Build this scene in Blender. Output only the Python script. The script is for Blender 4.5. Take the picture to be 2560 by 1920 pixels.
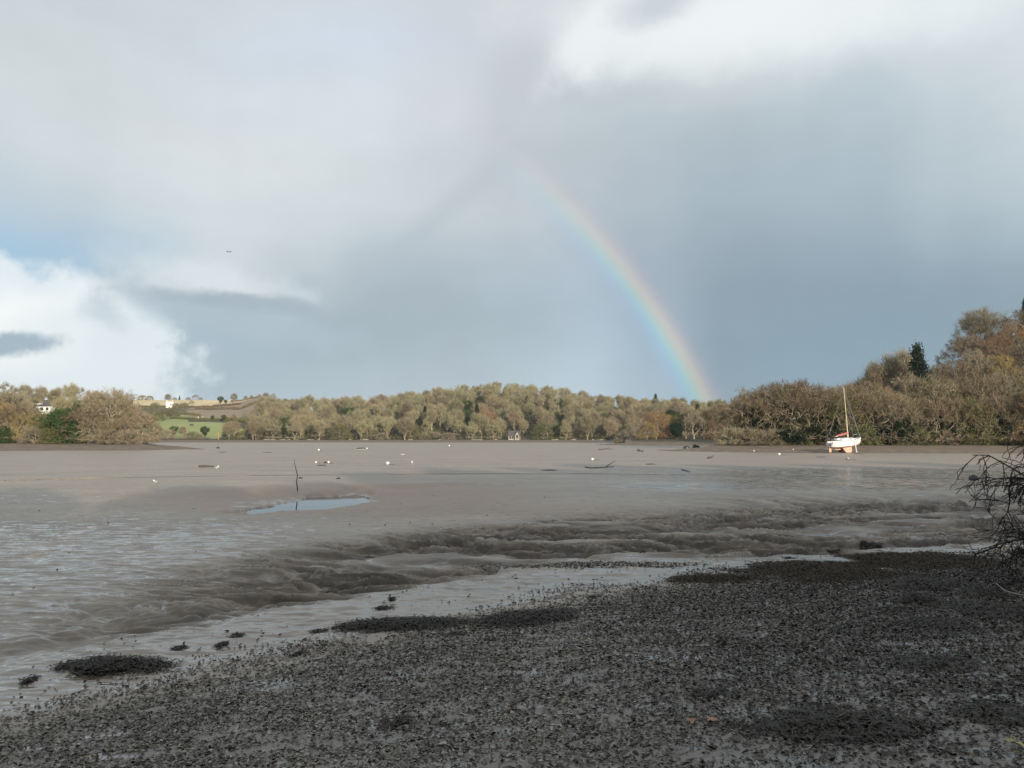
import bpy, math, random
import numpy as np
from mathutils import Vector, Matrix, Quaternion
R = math.radians
for o in list(bpy.data.objects): bpy.data.objects.remove(o, do_unlink=True)
SC = bpy.context.scene
COL = SC.collection

# ------------------------------------------------------------------ camera
F = 1971.0; HOR = 1091.0; EYE = 2.8
PITCH = math.atan((HOR-960)/F)
cam = bpy.data.cameras.new('camera'); camo = bpy.data.objects.new('camera', cam); COL.objects.link(camo)
cam.sensor_width = 36; cam.lens = F/2560*36; cam.clip_start = .1; cam.clip_end = 20000
camo.location = (0, 0, EYE); camo.rotation_euler = (R(90)+PITCH, 0, 0)
SC.camera = camo
SC.view_settings.view_transform = 'Standard'; SC.view_settings.look = 'None'
SC.view_settings.exposure = 0.0; SC.view_settings.gamma = 1
SC.cycles.max_bounces = 6; SC.cycles.diffuse_bounces = 3; SC.cycles.glossy_bounces = 3
SC.cycles.use_adaptive_sampling = True

# ------------------------------------------------------------------ sun and sky
ANTI = (R(-25), R(-14))        # the antisolar point, centre of the rainbow
anti = Vector((math.sin(ANTI[0])*math.cos(ANTI[1]), math.cos(ANTI[0])*math.cos(ANTI[1]), math.sin(ANTI[1])))
sun = bpy.data.lights.new('sun', 'SUN'); sun.energy = 5.0; sun.angle = R(.53); sun.color = (1, .87, .69)
suno = bpy.data.objects.new('sun', sun); COL.objects.link(suno)
suno.rotation_euler = anti.to_track_quat('-Z', 'Y').to_euler(); suno.location = (40, -80, 60)

def s2l(c): return tuple((v/255/12.92 if v/255 <= .04045 else ((v/255+.055)/1.055)**2.4) for v in c)
# sky colours read off the photograph: image column -> [(row, colour), ...]
SKY = {
 0:   [(0,(203,211,215)),(150,(209,216,219)),(300,(206,214,218)),(450,(196,208,216)),(550,(186,203,216)),(650,(165,198,222)),(720,(170,200,220)),(850,(180,200,215)),(1000,(195,212,222))],
 300: [(0,(202,210,214)),(150,(211,218,221)),(300,(214,220,222)),(450,(209,216,220)),(550,(201,213,221)),(650,(186,206,219)),(720,(174,192,204)),(850,(168,186,198)),(1000,(180,200,212))],
 600: [(0,(206,214,219)),(150,(208,218,227)),(300,(215,221,225)),(450,(215,221,223)),(550,(209,217,221)),(640,(210,217,221)),(710,(205,213,219)),(780,(170,186,197)),(850,(166,184,196)),(950,(164,182,194)),(1000,(172,190,202))],
 900: [(0,(209,217,223)),(150,(205,217,230)),(300,(213,220,224)),(450,(209,215,218)),(550,(198,208,213)),(640,(184,196,204)),(760,(168,183,192)),(850,(163,179,189)),(950,(172,188,198)),(1000,(178,194,204))],
 1200:[(0,(211,218,220)),(150,(203,208,216)),(300,(203,208,211)),(400,(196,203,208)),(450,(193,201,207)),(550,(195,202,207)),(640,(176,188,197)),(760,(164,179,188)),(850,(169,184,193)),(950,(176,191,201)),(1000,(181,197,207))],
 1500:[(0,(206,212,217)),(90,(222,228,229)),(200,(197,206,212)),(300,(190,201,208)),(450,(185,195,203)),(550,(176,188,197)),(640,(170,183,194)),(760,(168,184,197)),(850,(170,188,202)),(950,(178,197,211)),(1000,(180,199,211))],
 1800:[(0,(236,242,242)),(100,(228,234,235)),(200,(206,213,216)),(300,(182,195,203)),(450,(169,184,194)),(550,(161,177,188)),(640,(151,168,180)),(760,(144,162,176)),(850,(138,158,172)),(950,(135,158,173))],
 2150:[(0,(226,233,235)),(100,(206,214,219)),(200,(187,201,209)),(300,(181,196,205)),(450,(166,182,192)),(600,(153,170,182)),(700,(144,163,177)),(800,(136,157,171)),(900,(131,155,172)),(1000,(129,155,172))],
 2560:[(0,(216,223,227)),(100,(209,218,223)),(200,(209,218,223)),(300,(201,212,218)),(450,(190,203,210)),(600,(166,183,193)),(700,(147,166,179)),(800,(141,162,175)),(950,(132,156,169))]}
def sky_at(u, y):
    ks = sorted(SKY); cols = []
    for k in ks:
        rows = SKY[k]; ys = [r[0] for r in rows]
        cols.append([np.interp(y, ys, [r[1][i] for r in rows]) for i in range(3)])
    return [float(np.interp(u, ks, [c[i] for c in cols])) for i in range(3)]
cp, sp = math.cos(PITCH), math.sin(PITCH)
def dir_to_px(az, el):
    x, y, z = math.sin(az)*math.cos(el), math.cos(az)*math.cos(el), math.sin(el)
    zc = y*cp+z*sp; yc = -y*sp+z*cp
    return 1280+F*x/zc, 960-F*yc/zc
def px_to_azel(u, y):
    xc, yc, zc = (u-1280)/F, (960-y)/F, 1.0
    Y = zc*cp-yc*sp; Z = zc*sp+yc*cp
    return math.degrees(math.atan2(xc, Y)), math.degrees(math.atan2(Z, math.hypot(xc, Y)))

W = bpy.data.worlds.new('World'); SC.world = W; W.use_nodes = True
nt = W.node_tree; nt.nodes.clear()
def N(tree, typ, **kw):
    n = tree.nodes.new(typ)
    for k, v in kw.items():
        if k.startswith('i_'):
            key = k[2:]; key = int(key) if key.isdigit() else key.replace('_', ' ')
            n.inputs[key].default_value = v
        else: setattr(n, k, v)
    return n
def M(tree, op, a, b=None, c=None, clamp=False):
    n = tree.nodes.new('ShaderNodeMath'); n.operation = op; n.use_clamp = clamp
    for i, v in enumerate((a, b, c)):
        if v is None: continue
        if isinstance(v, (int, float)): n.inputs[i].default_value = v
        else: tree.links.new(v, n.inputs[i])
    return n.outputs[0]
def MIX(tree, fac, a, b, blend='MIX'):
    n = tree.nodes.new('ShaderNodeMix'); n.data_type = 'RGBA'; n.blend_type = blend
    for i, v in ((0, fac), (6, a), (7, b)):
        if isinstance(v, (int, float)): n.inputs[i].default_value = v
        elif isinstance(v, (tuple, list)): n.inputs[i].default_value = (v[0], v[1], v[2], 1)
        else: tree.links.new(v, n.inputs[i])
    return n.outputs[2]
def SMOOTH(tree, v, lo, hi, a=0., b=1.):
    n = tree.nodes.new('ShaderNodeMapRange'); n.interpolation_type = 'SMOOTHSTEP'
    tree.links.new(v, n.inputs[0])
    n.inputs[1].default_value = lo; n.inputs[2].default_value = hi; n.inputs[3].default_value = a; n.inputs[4].default_value = b
    return n.outputs[0]

def build_world():
    L = nt.links.new
    tc = N(nt, 'ShaderNodeTexCoord'); D = tc.outputs['Generated']
    # slow warp of the direction, so nothing in the cloud cover is straight
    nz = N(nt, 'ShaderNodeTexNoise', i_Scale=2.2, i_Detail=5., i_Roughness=.55); L(D, nz.inputs['Vector'])
    sb = N(nt, 'ShaderNodeVectorMath', operation='SUBTRACT'); L(nz.outputs['Color'], sb.inputs[0]); sb.inputs[1].default_value = (.5, .5, .5)
    sc_ = N(nt, 'ShaderNodeVectorMath', operation='SCALE'); L(sb.outputs[0], sc_.inputs[0]); sc_.inputs['Scale'].default_value = .10
    ad = N(nt, 'ShaderNodeVectorMath', operation='ADD'); L(D, ad.inputs[0]); L(sc_.outputs[0], ad.inputs[1])
    nz2 = N(nt, 'ShaderNodeTexNoise', i_Scale=20., i_Detail=9., i_Roughness=.6); L(D, nz2.inputs['Vector'])
    n2 = M(nt, 'SUBTRACT', nz2.outputs['Fac'], .5)
    def azel(vec):
        s = N(nt, 'ShaderNodeSeparateXYZ'); L(vec, s.inputs[0])
        az = M(nt, 'MULTIPLY', M(nt, 'ARCTAN2', s.outputs[0], s.outputs[1]), 57.2958)
        hy = M(nt, 'SQRT', M(nt, 'ADD', M(nt, 'MULTIPLY', s.outputs[0], s.outputs[0]), M(nt, 'MULTIPLY', s.outputs[1], s.outputs[1])))
        el = M(nt, 'MULTIPLY', M(nt, 'ARCTAN2', s.outputs[2], hy), 57.2958)
        return az, el
    az, el = azel(ad.outputs[0]); az0, el0 = azel(D)
    t = M(nt, 'DIVIDE', M(nt, 'ADD', el, 4.), 50., clamp=True)
    els = [-4, 0, 2, 4, 6, 8, 10, 12, 14, 16, 18, 20, 22, 24, 26, 28, 31, 46]
    cols = [-60]+list(range(-35, 36, 5))+[60]
    out = None
    for i, a in enumerate(cols):
        rp = N(nt, 'ShaderNodeValToRGB'); L(t, rp.inputs[0]); e = rp.color_ramp; e.interpolation = 'EASE' if False else 'LINEAR'
        while len(e.elements) < len(els): e.elements.new(.5)
        for j, q in enumerate(els):
            ca = max(-34, min(34, a)); ce = max(1.5, min(30, q))
            u, y = dir_to_px(R(ca), R(ce)); u = min(2560, max(0, u)); y = min(1000, max(0, y))
            c = sky_at(u, y)
            if q == 46: c = [205, 213, 220]
            if abs(a) == 60: c = [.5*v+.5*w for v, w in zip(c, (196, 206, 214))]
            e.elements[j].position = (q+4)/50; 
        for j, q in enumerate(els):
            ca = max(-34, min(34, a)); ce = max(1.5, min(30, q))
            u, y = dir_to_px(R(ca), R(ce)); u = min(2560, max(0, u)); y = min(1000, max(0, y))
            c = sky_at(u, y)
            if q == 46: c = [205, 213, 220]
            if abs(a) == 60: c = [.5*v+.5*w for v, w in zip(c, (196, 206, 214))]
            e.elements[j].color = (*s2l(c), 1)
        if out is None: out = rp.outputs[0]
        else: out = MIX(nt, SMOOTH(nt, az, cols[i-1], a), out, rp.outputs[0])
    # broad soft mottling
    m = N(nt, 'ShaderNodeMapping'); m.inputs['Scale'].default_value = (1, 1, 2.2); L(ad.outputs[0], m.inputs[0])
    nz3 = N(nt, 'ShaderNodeTexNoise', i_Scale=3.4, i_Detail=6., i_Roughness=.55); L(m.outputs[0], nz3.inputs['Vector'])
    mot = M(nt, 'ADD', M(nt, 'MULTIPLY', nz3.outputs['Fac'], .34), .83)
    mc = N(nt, 'ShaderNodeCombineColor'); [L(mot, mc.inputs[k]) for k in range(3)]
    out = MIX(nt, 1., out, mc.outputs[0], 'MULTIPLY')
    # vertical rain shafts, faint
    shv = N(nt, 'ShaderNodeCombineXYZ'); L(M(nt, 'MULTIPLY', az, .35), shv.inputs[0]); L(M(nt, 'MULTIPLY', el, .03), shv.inputs[1])
    shn = N(nt, 'ShaderNodeTexNoise', i_Scale=1., i_Detail=3.); L(shv.outputs[0], shn.inputs['Vector'])
    shk = M(nt, 'ADD', M(nt, 'MULTIPLY', shn.outputs['Fac'], .05), .975)
    shc = N(nt, 'ShaderNodeCombineColor'); [L(shk, shc.inputs[k]) for k in range(3)]
    out = MIX(nt, 1., out, shc.outputs[0], 'MULTIPLY')
    # single clouds: centre (photo px), radii px, tilt, edge softness, noise, colour, strength
    def blob(out, cx, cy, rx, ry, rot, soft, noise, col, k, blend='MIX'):
        a0, e0 = px_to_azel(cx, cy); ppd = F*math.pi/180
        dx = M(nt, 'SUBTRACT', az0, a0); dy = M(nt, 'SUBTRACT', el0, e0)
        c, s = math.cos(R(rot)), math.sin(R(rot))
        x = M(nt, 'DIVIDE', M(nt, 'ADD', M(nt, 'MULTIPLY', dx, c), M(nt, 'MULTIPLY', dy, s)), rx/ppd)
        y = M(nt, 'DIVIDE', M(nt, 'SUBTRACT', M(nt, 'MULTIPLY', dy, c), M(nt, 'MULTIPLY', dx, s)), ry/ppd)
        d = M(nt, 'SQRT', M(nt, 'ADD', M(nt, 'MULTIPLY', x, x), M(nt, 'MULTIPLY', y, y)))
        d = M(nt, 'ADD', d, M(nt, 'MULTIPLY', n2, noise))
        f = M(nt, 'MULTIPLY', SMOOTH(nt, d, 1-soft, 1+soft, 1, 0), k)
        return MIX(nt, f, out, tuple(s2l(col)) if blend == 'MIX' else col, blend)
    out = blob(out, -30, 652, 300, 62, 4, .8, .9, (158, 194, 220), .55)
    out = blob(out, 30, 880, 360, 186, -3, .14, .8, (229, 238, 242), .95)
    out = blob(out, -20, 822, 190, 70, 0, .6, 1.1, (252, 254, 252), .8)
    out = blob(out, 150, 800, 170, 60, 20, .6, 1.1, (246, 250, 249), .6)
    out = blob(out, 210, 830, 140, 60, 10, .6, 1.2, (214, 226, 233), .5)
    out = blob(out, 5, 862, 85, 22, 10, .5, 3.0, (150, 172, 188), .9)
    out = blob(out, 265, 785, 44, 28, -30, .8, 2.6, (196, 208, 218), .8)
    out = blob(out, 370, 730, 85, 42, -25, .8, 2.4, (172, 188, 200), .8)
    out = blob(out, 520, 700, 170, 44, -6, .95, 2.2, (222, 229, 232), .85)
    out = blob(out, 570, 757, 150, 20, -3, .5, 2.6, (163, 178, 189), .95)
    out = blob(out, 760, 740, 55, 22, -18, .95, 2.8, (208, 218, 225), .55)
    out = blob(out, 755, 769, 65, 20, -12, .6, 2.6, (164, 179, 190), .8)
    out = blob(out, 640, 810, 190, 34, -6, .9, 2.2, (178, 194, 205), .6)
    out = blob(out, 1475, 95, 120, 52, 38, .6, 1.8, (236, 240, 241), .85)
    out = blob(out, 1620, 130, 190, 50, 5, .8, 1.8, (234, 240, 240), .7)
    out = blob(out, 1900, 60, 420, 70, -4, .9, 1.5, (240, 246, 246), .75)
    out = blob(out, 1640, 10, 90, 34, 10, .8, 2.2, (200, 207, 216), .85)
    out = blob(out, 1075, 560, 260, 26, 40, .9, .5, (176, 188, 197), .35)
    out = blob(out, 1290, 200, 60, 170, -25, .9, .6, (196, 200, 210), .5)
    # rainbow: a function of the angle to the antisolar point alone
    dt = N(nt, 'ShaderNodeVectorMath', operation='DOT_PRODUCT'); L(D, dt.inputs[0]); dt.inputs[1].default_value = anti
    ln = N(nt, 'ShaderNodeVectorMath', operation='LENGTH'); L(D, ln.inputs[0])
    ang = M(nt, 'MULTIPLY', M(nt, 'ARCCOSINE', M(nt, 'DIVIDE', dt.outputs['Value'], ln.outputs['Value'])), 57.2958)
    tt = M(nt, 'DIVIDE', M(nt, 'SUBTRACT', ang, 37.6), 7.6, clamp=True)
    rb = N(nt, 'ShaderNodeValToRGB'); L(tt, rb.inputs[0])
    st = [(0, (0, 0, 0)), (.30, (.000, .004, .008)), (.40, (-0., .020, .05)), (.445, (.00, .045, .065)), (.485, (.015, .075, .05)), (.53, (.075, .07, .012)),
          (.585, (.115, .060, .0)), (.64, (.065, .018, .0)), (.70, (.018, .0, .0)), (.77, (0, 0, 0)), (1, (0, 0, 0))]
    while len(rb.color_ramp.elements) < len(st): rb.color_ramp.elements.new(.5)
    for e, (p, c) in zip(rb.color_ramp.elements, st): e.position = p
    for e, (p, c) in zip(rb.color_ramp.elements, st): e.color = (*[min(1, max(0, v*5)) for v in c], 1)
    a_, e_ = az0, el0
    fade = M(nt, 'MULTIPLY', SMOOTH(nt, e_, 5., 26.5, 1., 0.), SMOOTH(nt, a_, -5., 6., 0., 1.))
    rk = M(nt, 'MULTIPLY', fade, .36)
    rc = N(nt, 'ShaderNodeCombineColor'); [L(rk, rc.inputs[k]) for k in range(3)]
    rainbow = MIX(nt, 1., rb.outputs[0], rc.outputs[0], 'MULTIPLY')
    out = MIX(nt, 1., out, rainbow, 'ADD')
    # sky inside the bow is a little lighter than outside
    ins = M(nt, 'ADD', M(nt, 'MULTIPLY', M(nt, 'MULTIPLY', SMOOTH(nt, ang, 38., 42.4, 1., 0.), fade), .06), 1.)
    ic = N(nt, 'ShaderNodeCombineColor'); [L(ins, ic.inputs[k]) for k in range(3)]
    out = MIX(nt, 1., out, ic.outputs[0], 'MULTIPLY')
    ns = N(nt, 'ShaderNodeTexSky'); ns.sky_type = 'NISHITA'; ns.sun_disc = False; ns.sun_elevation = R(14); ns.sun_rotation = R(155)
    nb = N(nt, 'ShaderNodeBackground'); L(ns.outputs[0], nb.inputs[0]); nb.inputs[1].default_value = .06
    cb = N(nt, 'ShaderNodeBackground'); L(out, cb.inputs[0]); cb.inputs[1].default_value = 1.07
    mx = N(nt, 'ShaderNodeMixShader', i_0=.93); L(nb.outputs[0], mx.inputs[1]); L(cb.outputs[0], mx.inputs[2])
    ow = N(nt, 'ShaderNodeOutputWorld'); L(mx.outputs[0], ow.inputs[0])
build_world()
W.cycles.sampling_method = 'MANUAL'; W.cycles.sample_map_resolution = 512

# ------------------------------------------------------------------ helpers
def link(o, parent=None):
    COL.objects.link(o)
    if parent is not None: o.parent = parent
    return o
def mesh_np(name, V, faces, mat=None, smooth=False, parent=None, idx=None):
    """V (n,3); faces: (m,k) int array or a list of such arrays"""
    me = bpy.data.meshes.new(name)
    if isinstance(faces, np.ndarray): faces = [faces]
    faces = [np.asarray(f, dtype=np.int32) for f in faces if len(f)]
    V = np.asarray(V, dtype=np.float32)
    me.vertices.add(len(V)); me.vertices.foreach_set('co', V.ravel())
    loops = np.concatenate([f.ravel() for f in faces]); tot = np.concatenate([np.full(len(f), f.shape[1], np.int32) for f in faces])
    me.loops.add(len(loops)); me.loops.foreach_set('vertex_index', loops)
    me.polygons.add(len(tot)); st = np.zeros(len(tot), np.int32); st[1:] = np.cumsum(tot)[:-1]
    me.polygons.foreach_set('loop_start', st); me.polygons.foreach_set('loop_total', tot)
    if smooth: me.polygons.foreach_set('use_smooth', np.ones(len(tot), bool))
    me.update(calc_edges=True)
    if mat: me.materials.append(mat)
    o = bpy.data.objects.new(name, me); link(o, parent)
    return o
def attr(o, name, vals):
    a = o.data.attributes.new(name, 'FLOAT', 'POINT'); a.data.foreach_set('value', np.asarray(vals, np.float32))
def tag(o, label=None, cat=None, group=None, kind=None):
    if label: o['label'] = label
    if cat: o['category'] = cat
    if group: o['group'] = group
    if kind: o['kind'] = kind
    return o
def empty(name, loc, rz=0):
    o = bpy.data.objects.new(name, None); o.empty_display_size = .2; o.location = loc; o.rotation_euler = (0, 0, rz); return link(o)
class MB:
    def __init__(s): s.v = []; s.f = []
    def add(s, V, Fs):
        b = len(s.v); s.v += [tuple(v) for v in V]; s.f += [tuple(i+b for i in f) for f in Fs]; return s
    def box(s, x0, x1, y0, y1, z0, z1, bev=0):
        return s.add([(x0,y0,z0),(x1,y0,z0),(x1,y1,z0),(x0,y1,z0),(x0,y0,z1),(x1,y0,z1),(x1,y1,z1),(x0,y1,z1)],
                     [(0,3,2,1),(4,5,6,7),(0,1,5,4),(1,2,6,5),(2,3,7,6),(3,0,4,7)])
    def tube(s, pts, rad, n=6, cap=True):
        pts = [Vector(p) for p in pts]; rads = rad if isinstance(rad, (list, tuple)) else [rad]*len(pts)
        V = []; Fs = []
        for i, p in enumerate(pts):
            d = (pts[min(i+1, len(pts)-1)]-pts[max(i-1, 0)]).normalized()
            a = d.orthogonal().normalized(); 
            if i and False: pass
            q = Vector((.13, .27, .95)) if abs(d.z) < .9 else Vector((.95, .27, .13))
            a = (q-d*q.dot(d)).normalized(); b = d.cross(a)
            for k in range(n):
                t = 2*math.pi*k/n; V.append(p+(a*math.cos(t)+b*math.sin(t))*rads[i])
        for i in range(len(pts)-1):
            for k in range(n): Fs.append((i*n+k, i*n+(k+1)%n, (i+1)*n+(k+1)%n, (i+1)*n+k))
        if cap: Fs += [tuple(range(n))[::-1], tuple(range((len(pts)-1)*n, len(pts)*n))]
        return s.add(V, Fs)
    def ell(s, c, r, nu=12, nv=8, f=None):
        V = []; Fs = []
        for i in range(nv+1):
            t = math.pi*i/nv
            for k in range(nu):
                p = 2*math.pi*k/nu; q = Vector((math.sin(t)*math.cos(p), math.sin(t)*math.sin(p), math.cos(t)))
                m = f(q) if f else 1
                V.append((c[0]+q.x*r[0]*m, c[1]+q.y*r[1]*m, c[2]+q.z*r[2]*m))
        for i in range(nv):
            for k in range(nu): Fs.append((i*nu+k, (i+1)*nu+k, (i+1)*nu+(k+1)%nu, i*nu+(k+1)%nu))
        return s.add(V, Fs)
    def build(s, name, mat, parent=None, smooth=False):
        me = bpy.data.meshes.new(name); me.from_pydata([tuple(v) for v in s.v], [], s.f); me.update(); me.materials.append(mat)
        if smooth: me.polygons.foreach_set('use_smooth', [True]*len(me.polygons))
        o = bpy.data.objects.new(name, me); return link(o, parent)

# ------------------------------------------------------------------ noise
def _h(ix, iy, seed):
    h = (ix*374761393 + iy*668265263 + seed*362437) & 0xffffffff
    h = ((h ^ (h >> 13))*1274126177) & 0xffffffff
    return ((h ^ (h >> 16)) & 0xffff)/65535.
def noise(x, y, seed=0):
    x = np.asarray(x, float); y = np.asarray(y, float)
    ix = np.floor(x).astype(np.int64); iy = np.floor(y).astype(np.int64); fx = x-ix; fy = y-iy
    def g(dx, dy):
        a = _h(ix+dx, iy+dy, seed)*2*np.pi; return np.cos(a)*(fx-dx)+np.sin(a)*(fy-dy)
    ux = fx*fx*fx*(fx*(fx*6-15)+10); uy = fy*fy*fy*(fy*(fy*6-15)+10)
    return 1.4*((g(0,0)*(1-ux)+g(1,0)*ux)*(1-uy)+(g(0,1)*(1-ux)+g(1,1)*ux)*uy)
def fbm(x, y, o=4, seed=0, g=.5):
    r = 0; a = 1; s = 0
    for i in range(o): r = r+a*noise(x*2**i, y*2**i, seed+i); s += a; a *= g
    return r/s
def ridged(x, y, o=4, seed=0, g=.5):
    r = 0; a = 1; s = 0
    for i in range(o): r = r+a*(1-2.2*np.abs(noise(x*2**i, y*2**i, seed+i))); s += a; a *= g
    return r/s
def ss(v, a, b):
    t = np.clip((np.asarray(v, float)-a)/(b-a), 0, 1); return t*t*(3-2*t)

# ------------------------------------------------------------------ ground height
POOL = -.385
LX = [-60, -8, -5.5, -2.3, 1.3, 5, 9, 13, 40, 200]; LY = [-30, 4.5, 7.3, 11, 14.4, 16.0, 17.6, 19.4, 29, 80]
def shoreS(X, Y): return Y-np.interp(X, LX, LY)
FU = [300, 370, 440, 520, 600, 650, 700, 850, 950, 1100, 1180, 1260, 1340, 1400, 1500, 1600, 1700, 1800, 1950, 2700]
FT = [0,0,0,0,0, 996, 996, 991, 984, 969, 957, 953, 957, 969, 984, 993, 999, 1002, 1008, 1010]
FD = [362, 468, 505, 560, 620, 660, 760, 860, 1000, 1150, 2600]
def _ft():
    T = np.zeros((len(FU), len(FD)))
    for i, u in enumerate(FU):
        if u <= 600: T[i] = [0, .8, 3.5, 12.5, 15.5, 18.0, 28.5, 34.5, 49, 50, 0]
        elif u == 650: T[i] = [0, .8, 5, 15, 24, 27, 36, 43, 52, 52, 0]
        else:
            zc = 2.8+620*(HOR-(FT[i]+38))/F
            T[i] = [0, .8, .28*zc, .68*zc, zc, 1.02*zc, .95*zc, .9*zc, .9*zc, .7*zc, 0]
            if u <= 700: T[i][7:10] = [38, 44, 44]
    return T
FTAB = _ft()
def land(X, Y):
    """height of the far land masses, and a mask: how far inland"""
    Ys = np.maximum(Y, 1.); u = np.where(Y > 1, 1280+F*X/Ys, np.where(X > 0, 9000, -9000))
    u = np.clip(u, -3000, 6000)
    wob = 6*noise(X*.02, Y*.02, 5)+2*noise(X*.1, Y*.1, 6)
    # far side
    uu = np.clip(u, FU[0], FU[-1]); iu = np.clip(np.searchsorted(FU, uu)-1, 0, len(FU)-2)
    FUa = np.array(FU, float); tu = (uu-FUa[iu])/(FUa[iu+1]-FUa[iu])
    Yw = np.clip(Y+wob*ss(Y, 700, 470)*0+wob*(Y < 468), FD[0], FD[-1]); idd = np.clip(np.searchsorted(FD, Yw)-1, 0, len(FD)-2)
    FDa = np.array(FD, float); td = (Yw-FDa[idd])/(FDa[idd+1]-FDa[idd])
    zF = (FTAB[iu, idd]*(1-tu)+FTAB[iu+1, idd]*tu)*(1-td)+(FTAB[iu, idd+1]*(1-tu)+FTAB[iu+1, idd+1]*tu)*td
    inF = Y+wob-362
    # left side
    nL = np.interp(u, [-3000, 0, 370, 520], [150, 153, 161, 175])+wob*.5
    wL = np.interp(u, [0, 300, 345, 400, 450, 515], [900, 500, 130, 70, 50, 0])
    iL = np.where(u < 518, Y-nL, -50)
    prof = np.interp(iL, [0, 8, 30, 60, 170, 330, 600], [0, .45, 1.25, 2.0, 13, 20, 22])
    prof = np.minimum(prof, np.interp(iL, [0, 30, 5000], [0, 1.25, 1.6])+np.interp(u, [120, 330], [30, .3]))
    cap = np.interp(u, [290, 320, 350, 400, 515], [40, 2.0, 1.1, .42, .0])
    back = np.clip((wL-iL)/12, 0, 1)
    zL = np.minimum(prof, cap)*back; zL = np.where(iL > 0, zL, 0)
    iL = np.where((iL > 0) & (back > 0), iL, -50)
    # right side
    nR = np.interp(u, [1640, 1680, 1850, 2000, 2560, 6000], [160, 150, 140, 133, 130, 110])+wob*.35
    wR = np.interp(u, [1640, 1760, 1800, 1850], [8, 30, 60, 900])
    iR = np.where(u > 1640, Y-nR, -50)
    top = np.interp(u, [1800, 1850, 2000, 2150, 2230, 2330, 2400, 2470, 2560, 3000], [1.2, 1.6, 5, 6, 10, 17, 24, 33, 34, 30])
    zR = np.interp(iR, [0, 8, 32], [0, .35, .95])+(top-.95)*ss(iR, 36, 112)
    capR = np.interp(u, [1640, 1700, 1800, 1840], [.02, .35, .9, 60])
    backR = np.clip((wR-iR)/12, 0, 1)
    zR = np.where(iR > 0, np.minimum(zR, capR)*backR, 0); iR = np.where((iR > 0) & (backR > 0), iR, -50)
    # middle spit
    nM = np.interp(u, [1480, 1560, 1900], [262, 245, 235])+wob*.5
    iM = np.where((u > 1482) & (u < 2300), Y-nM, -50)
    wM = np.interp(u, [1480, 1560, 1600], [6, 40, 400])
    capM = np.interp(u, [1482, 1560, 1600], [.02, .6, 30]); bM = np.clip((wM-iM)/12, 0, 1)
    zM = np.where(iM > 0, np.minimum(np.interp(iM, [0, 10, 30, 60, 200], [0, .5, 1.0, 2.0, 9]), capM)*bM, 0)
    iM = np.where((iM > 0) & (bM > 0), iM, -50)
    z = np.maximum.reduce([np.where(inF > 0, zF, 0), zL, zR, zM])
    beach = ((inF > 0) & (inF < 102)) | ((iL > 0) & ((iL < 30) | (u > 372))) | ((iR > 0) & ((iR < 31) | (u < 1800))) | ((iM > 0) & ((iM < 30) | (u < 1575)))
    deep = (inF >= 102) | ((iL >= 30) & (u <= 372)) | ((iR >= 31) & (u >= 1800)) | ((iM >= 30) & (u >= 1575))
    return z, beach & ~deep, deep
def ridge_band(X, Y, s):
    sh = 1.9*(1-ss(X, 0, 7))
    b = ss(s, 1.2+sh, 3.0+sh)*(1-ss(s, 10.5+.12*np.clip(X, 0, 30), 15+.15*np.clip(X, 0, 30)))
    return b*ss(X, -8.5, -3.0)*(1-ss(Y, 40, 50))
def rills(X, Y): return np.abs(noise((X*.95+Y*.55)*1.0+.8*noise(X*.3, Y*.3, 8), (Y-X*.4)*.12, 41))
def gullies(X, Y):
    """branching drainage cuts in soft hummocky mud: height, shade to paint on slopes and pits, wet bottoms"""
    wx = X+1.3*noise(X*.25, Y*.34, 21)+.35*noise(X*.9, Y*1.1, 23)+.05*noise(X*3, Y*3.4, 26); wy = Y+1.1*noise(X*.25+9, Y*.34, 22)+.3*noise(X*.9+5, Y*1.1, 24)+.04*noise(X*3+5, Y*3.4, 27)
    th = .30; rx = wx*math.cos(th)-wy*math.sin(th); ry = wx*math.sin(th)+wy*math.cos(th)
    a1 = np.abs(noise(rx*.13, ry*.50, 31)); a2 = np.abs(noise(rx*.34, ry*1.35, 32)); a3 = np.abs(noise(rx*.85, ry*3.2, 33)); a4 = np.abs(noise(rx*2.1, ry*7.5, 34))
    act = ss(fbm(X*.16, Y*.36, 2, 78), -.32, .02)
    v = lambda a_, w: np.clip(1-a_/w, 0, 1)**1.2
    g1 = v(a1, .24); g2 = v(a2, .27); g3 = v(a3, .32); g4 = v(a4, .4)
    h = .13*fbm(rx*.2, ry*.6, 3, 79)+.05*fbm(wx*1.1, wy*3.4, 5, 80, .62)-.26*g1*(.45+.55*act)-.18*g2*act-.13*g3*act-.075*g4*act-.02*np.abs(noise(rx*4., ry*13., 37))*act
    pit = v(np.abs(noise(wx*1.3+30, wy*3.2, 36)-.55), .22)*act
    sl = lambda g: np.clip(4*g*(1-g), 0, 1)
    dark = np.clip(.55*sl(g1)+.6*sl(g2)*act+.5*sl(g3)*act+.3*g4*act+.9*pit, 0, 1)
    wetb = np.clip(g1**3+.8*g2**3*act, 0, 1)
    return h-.07*pit, dark*(1-.7*wetb), wetb
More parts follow.
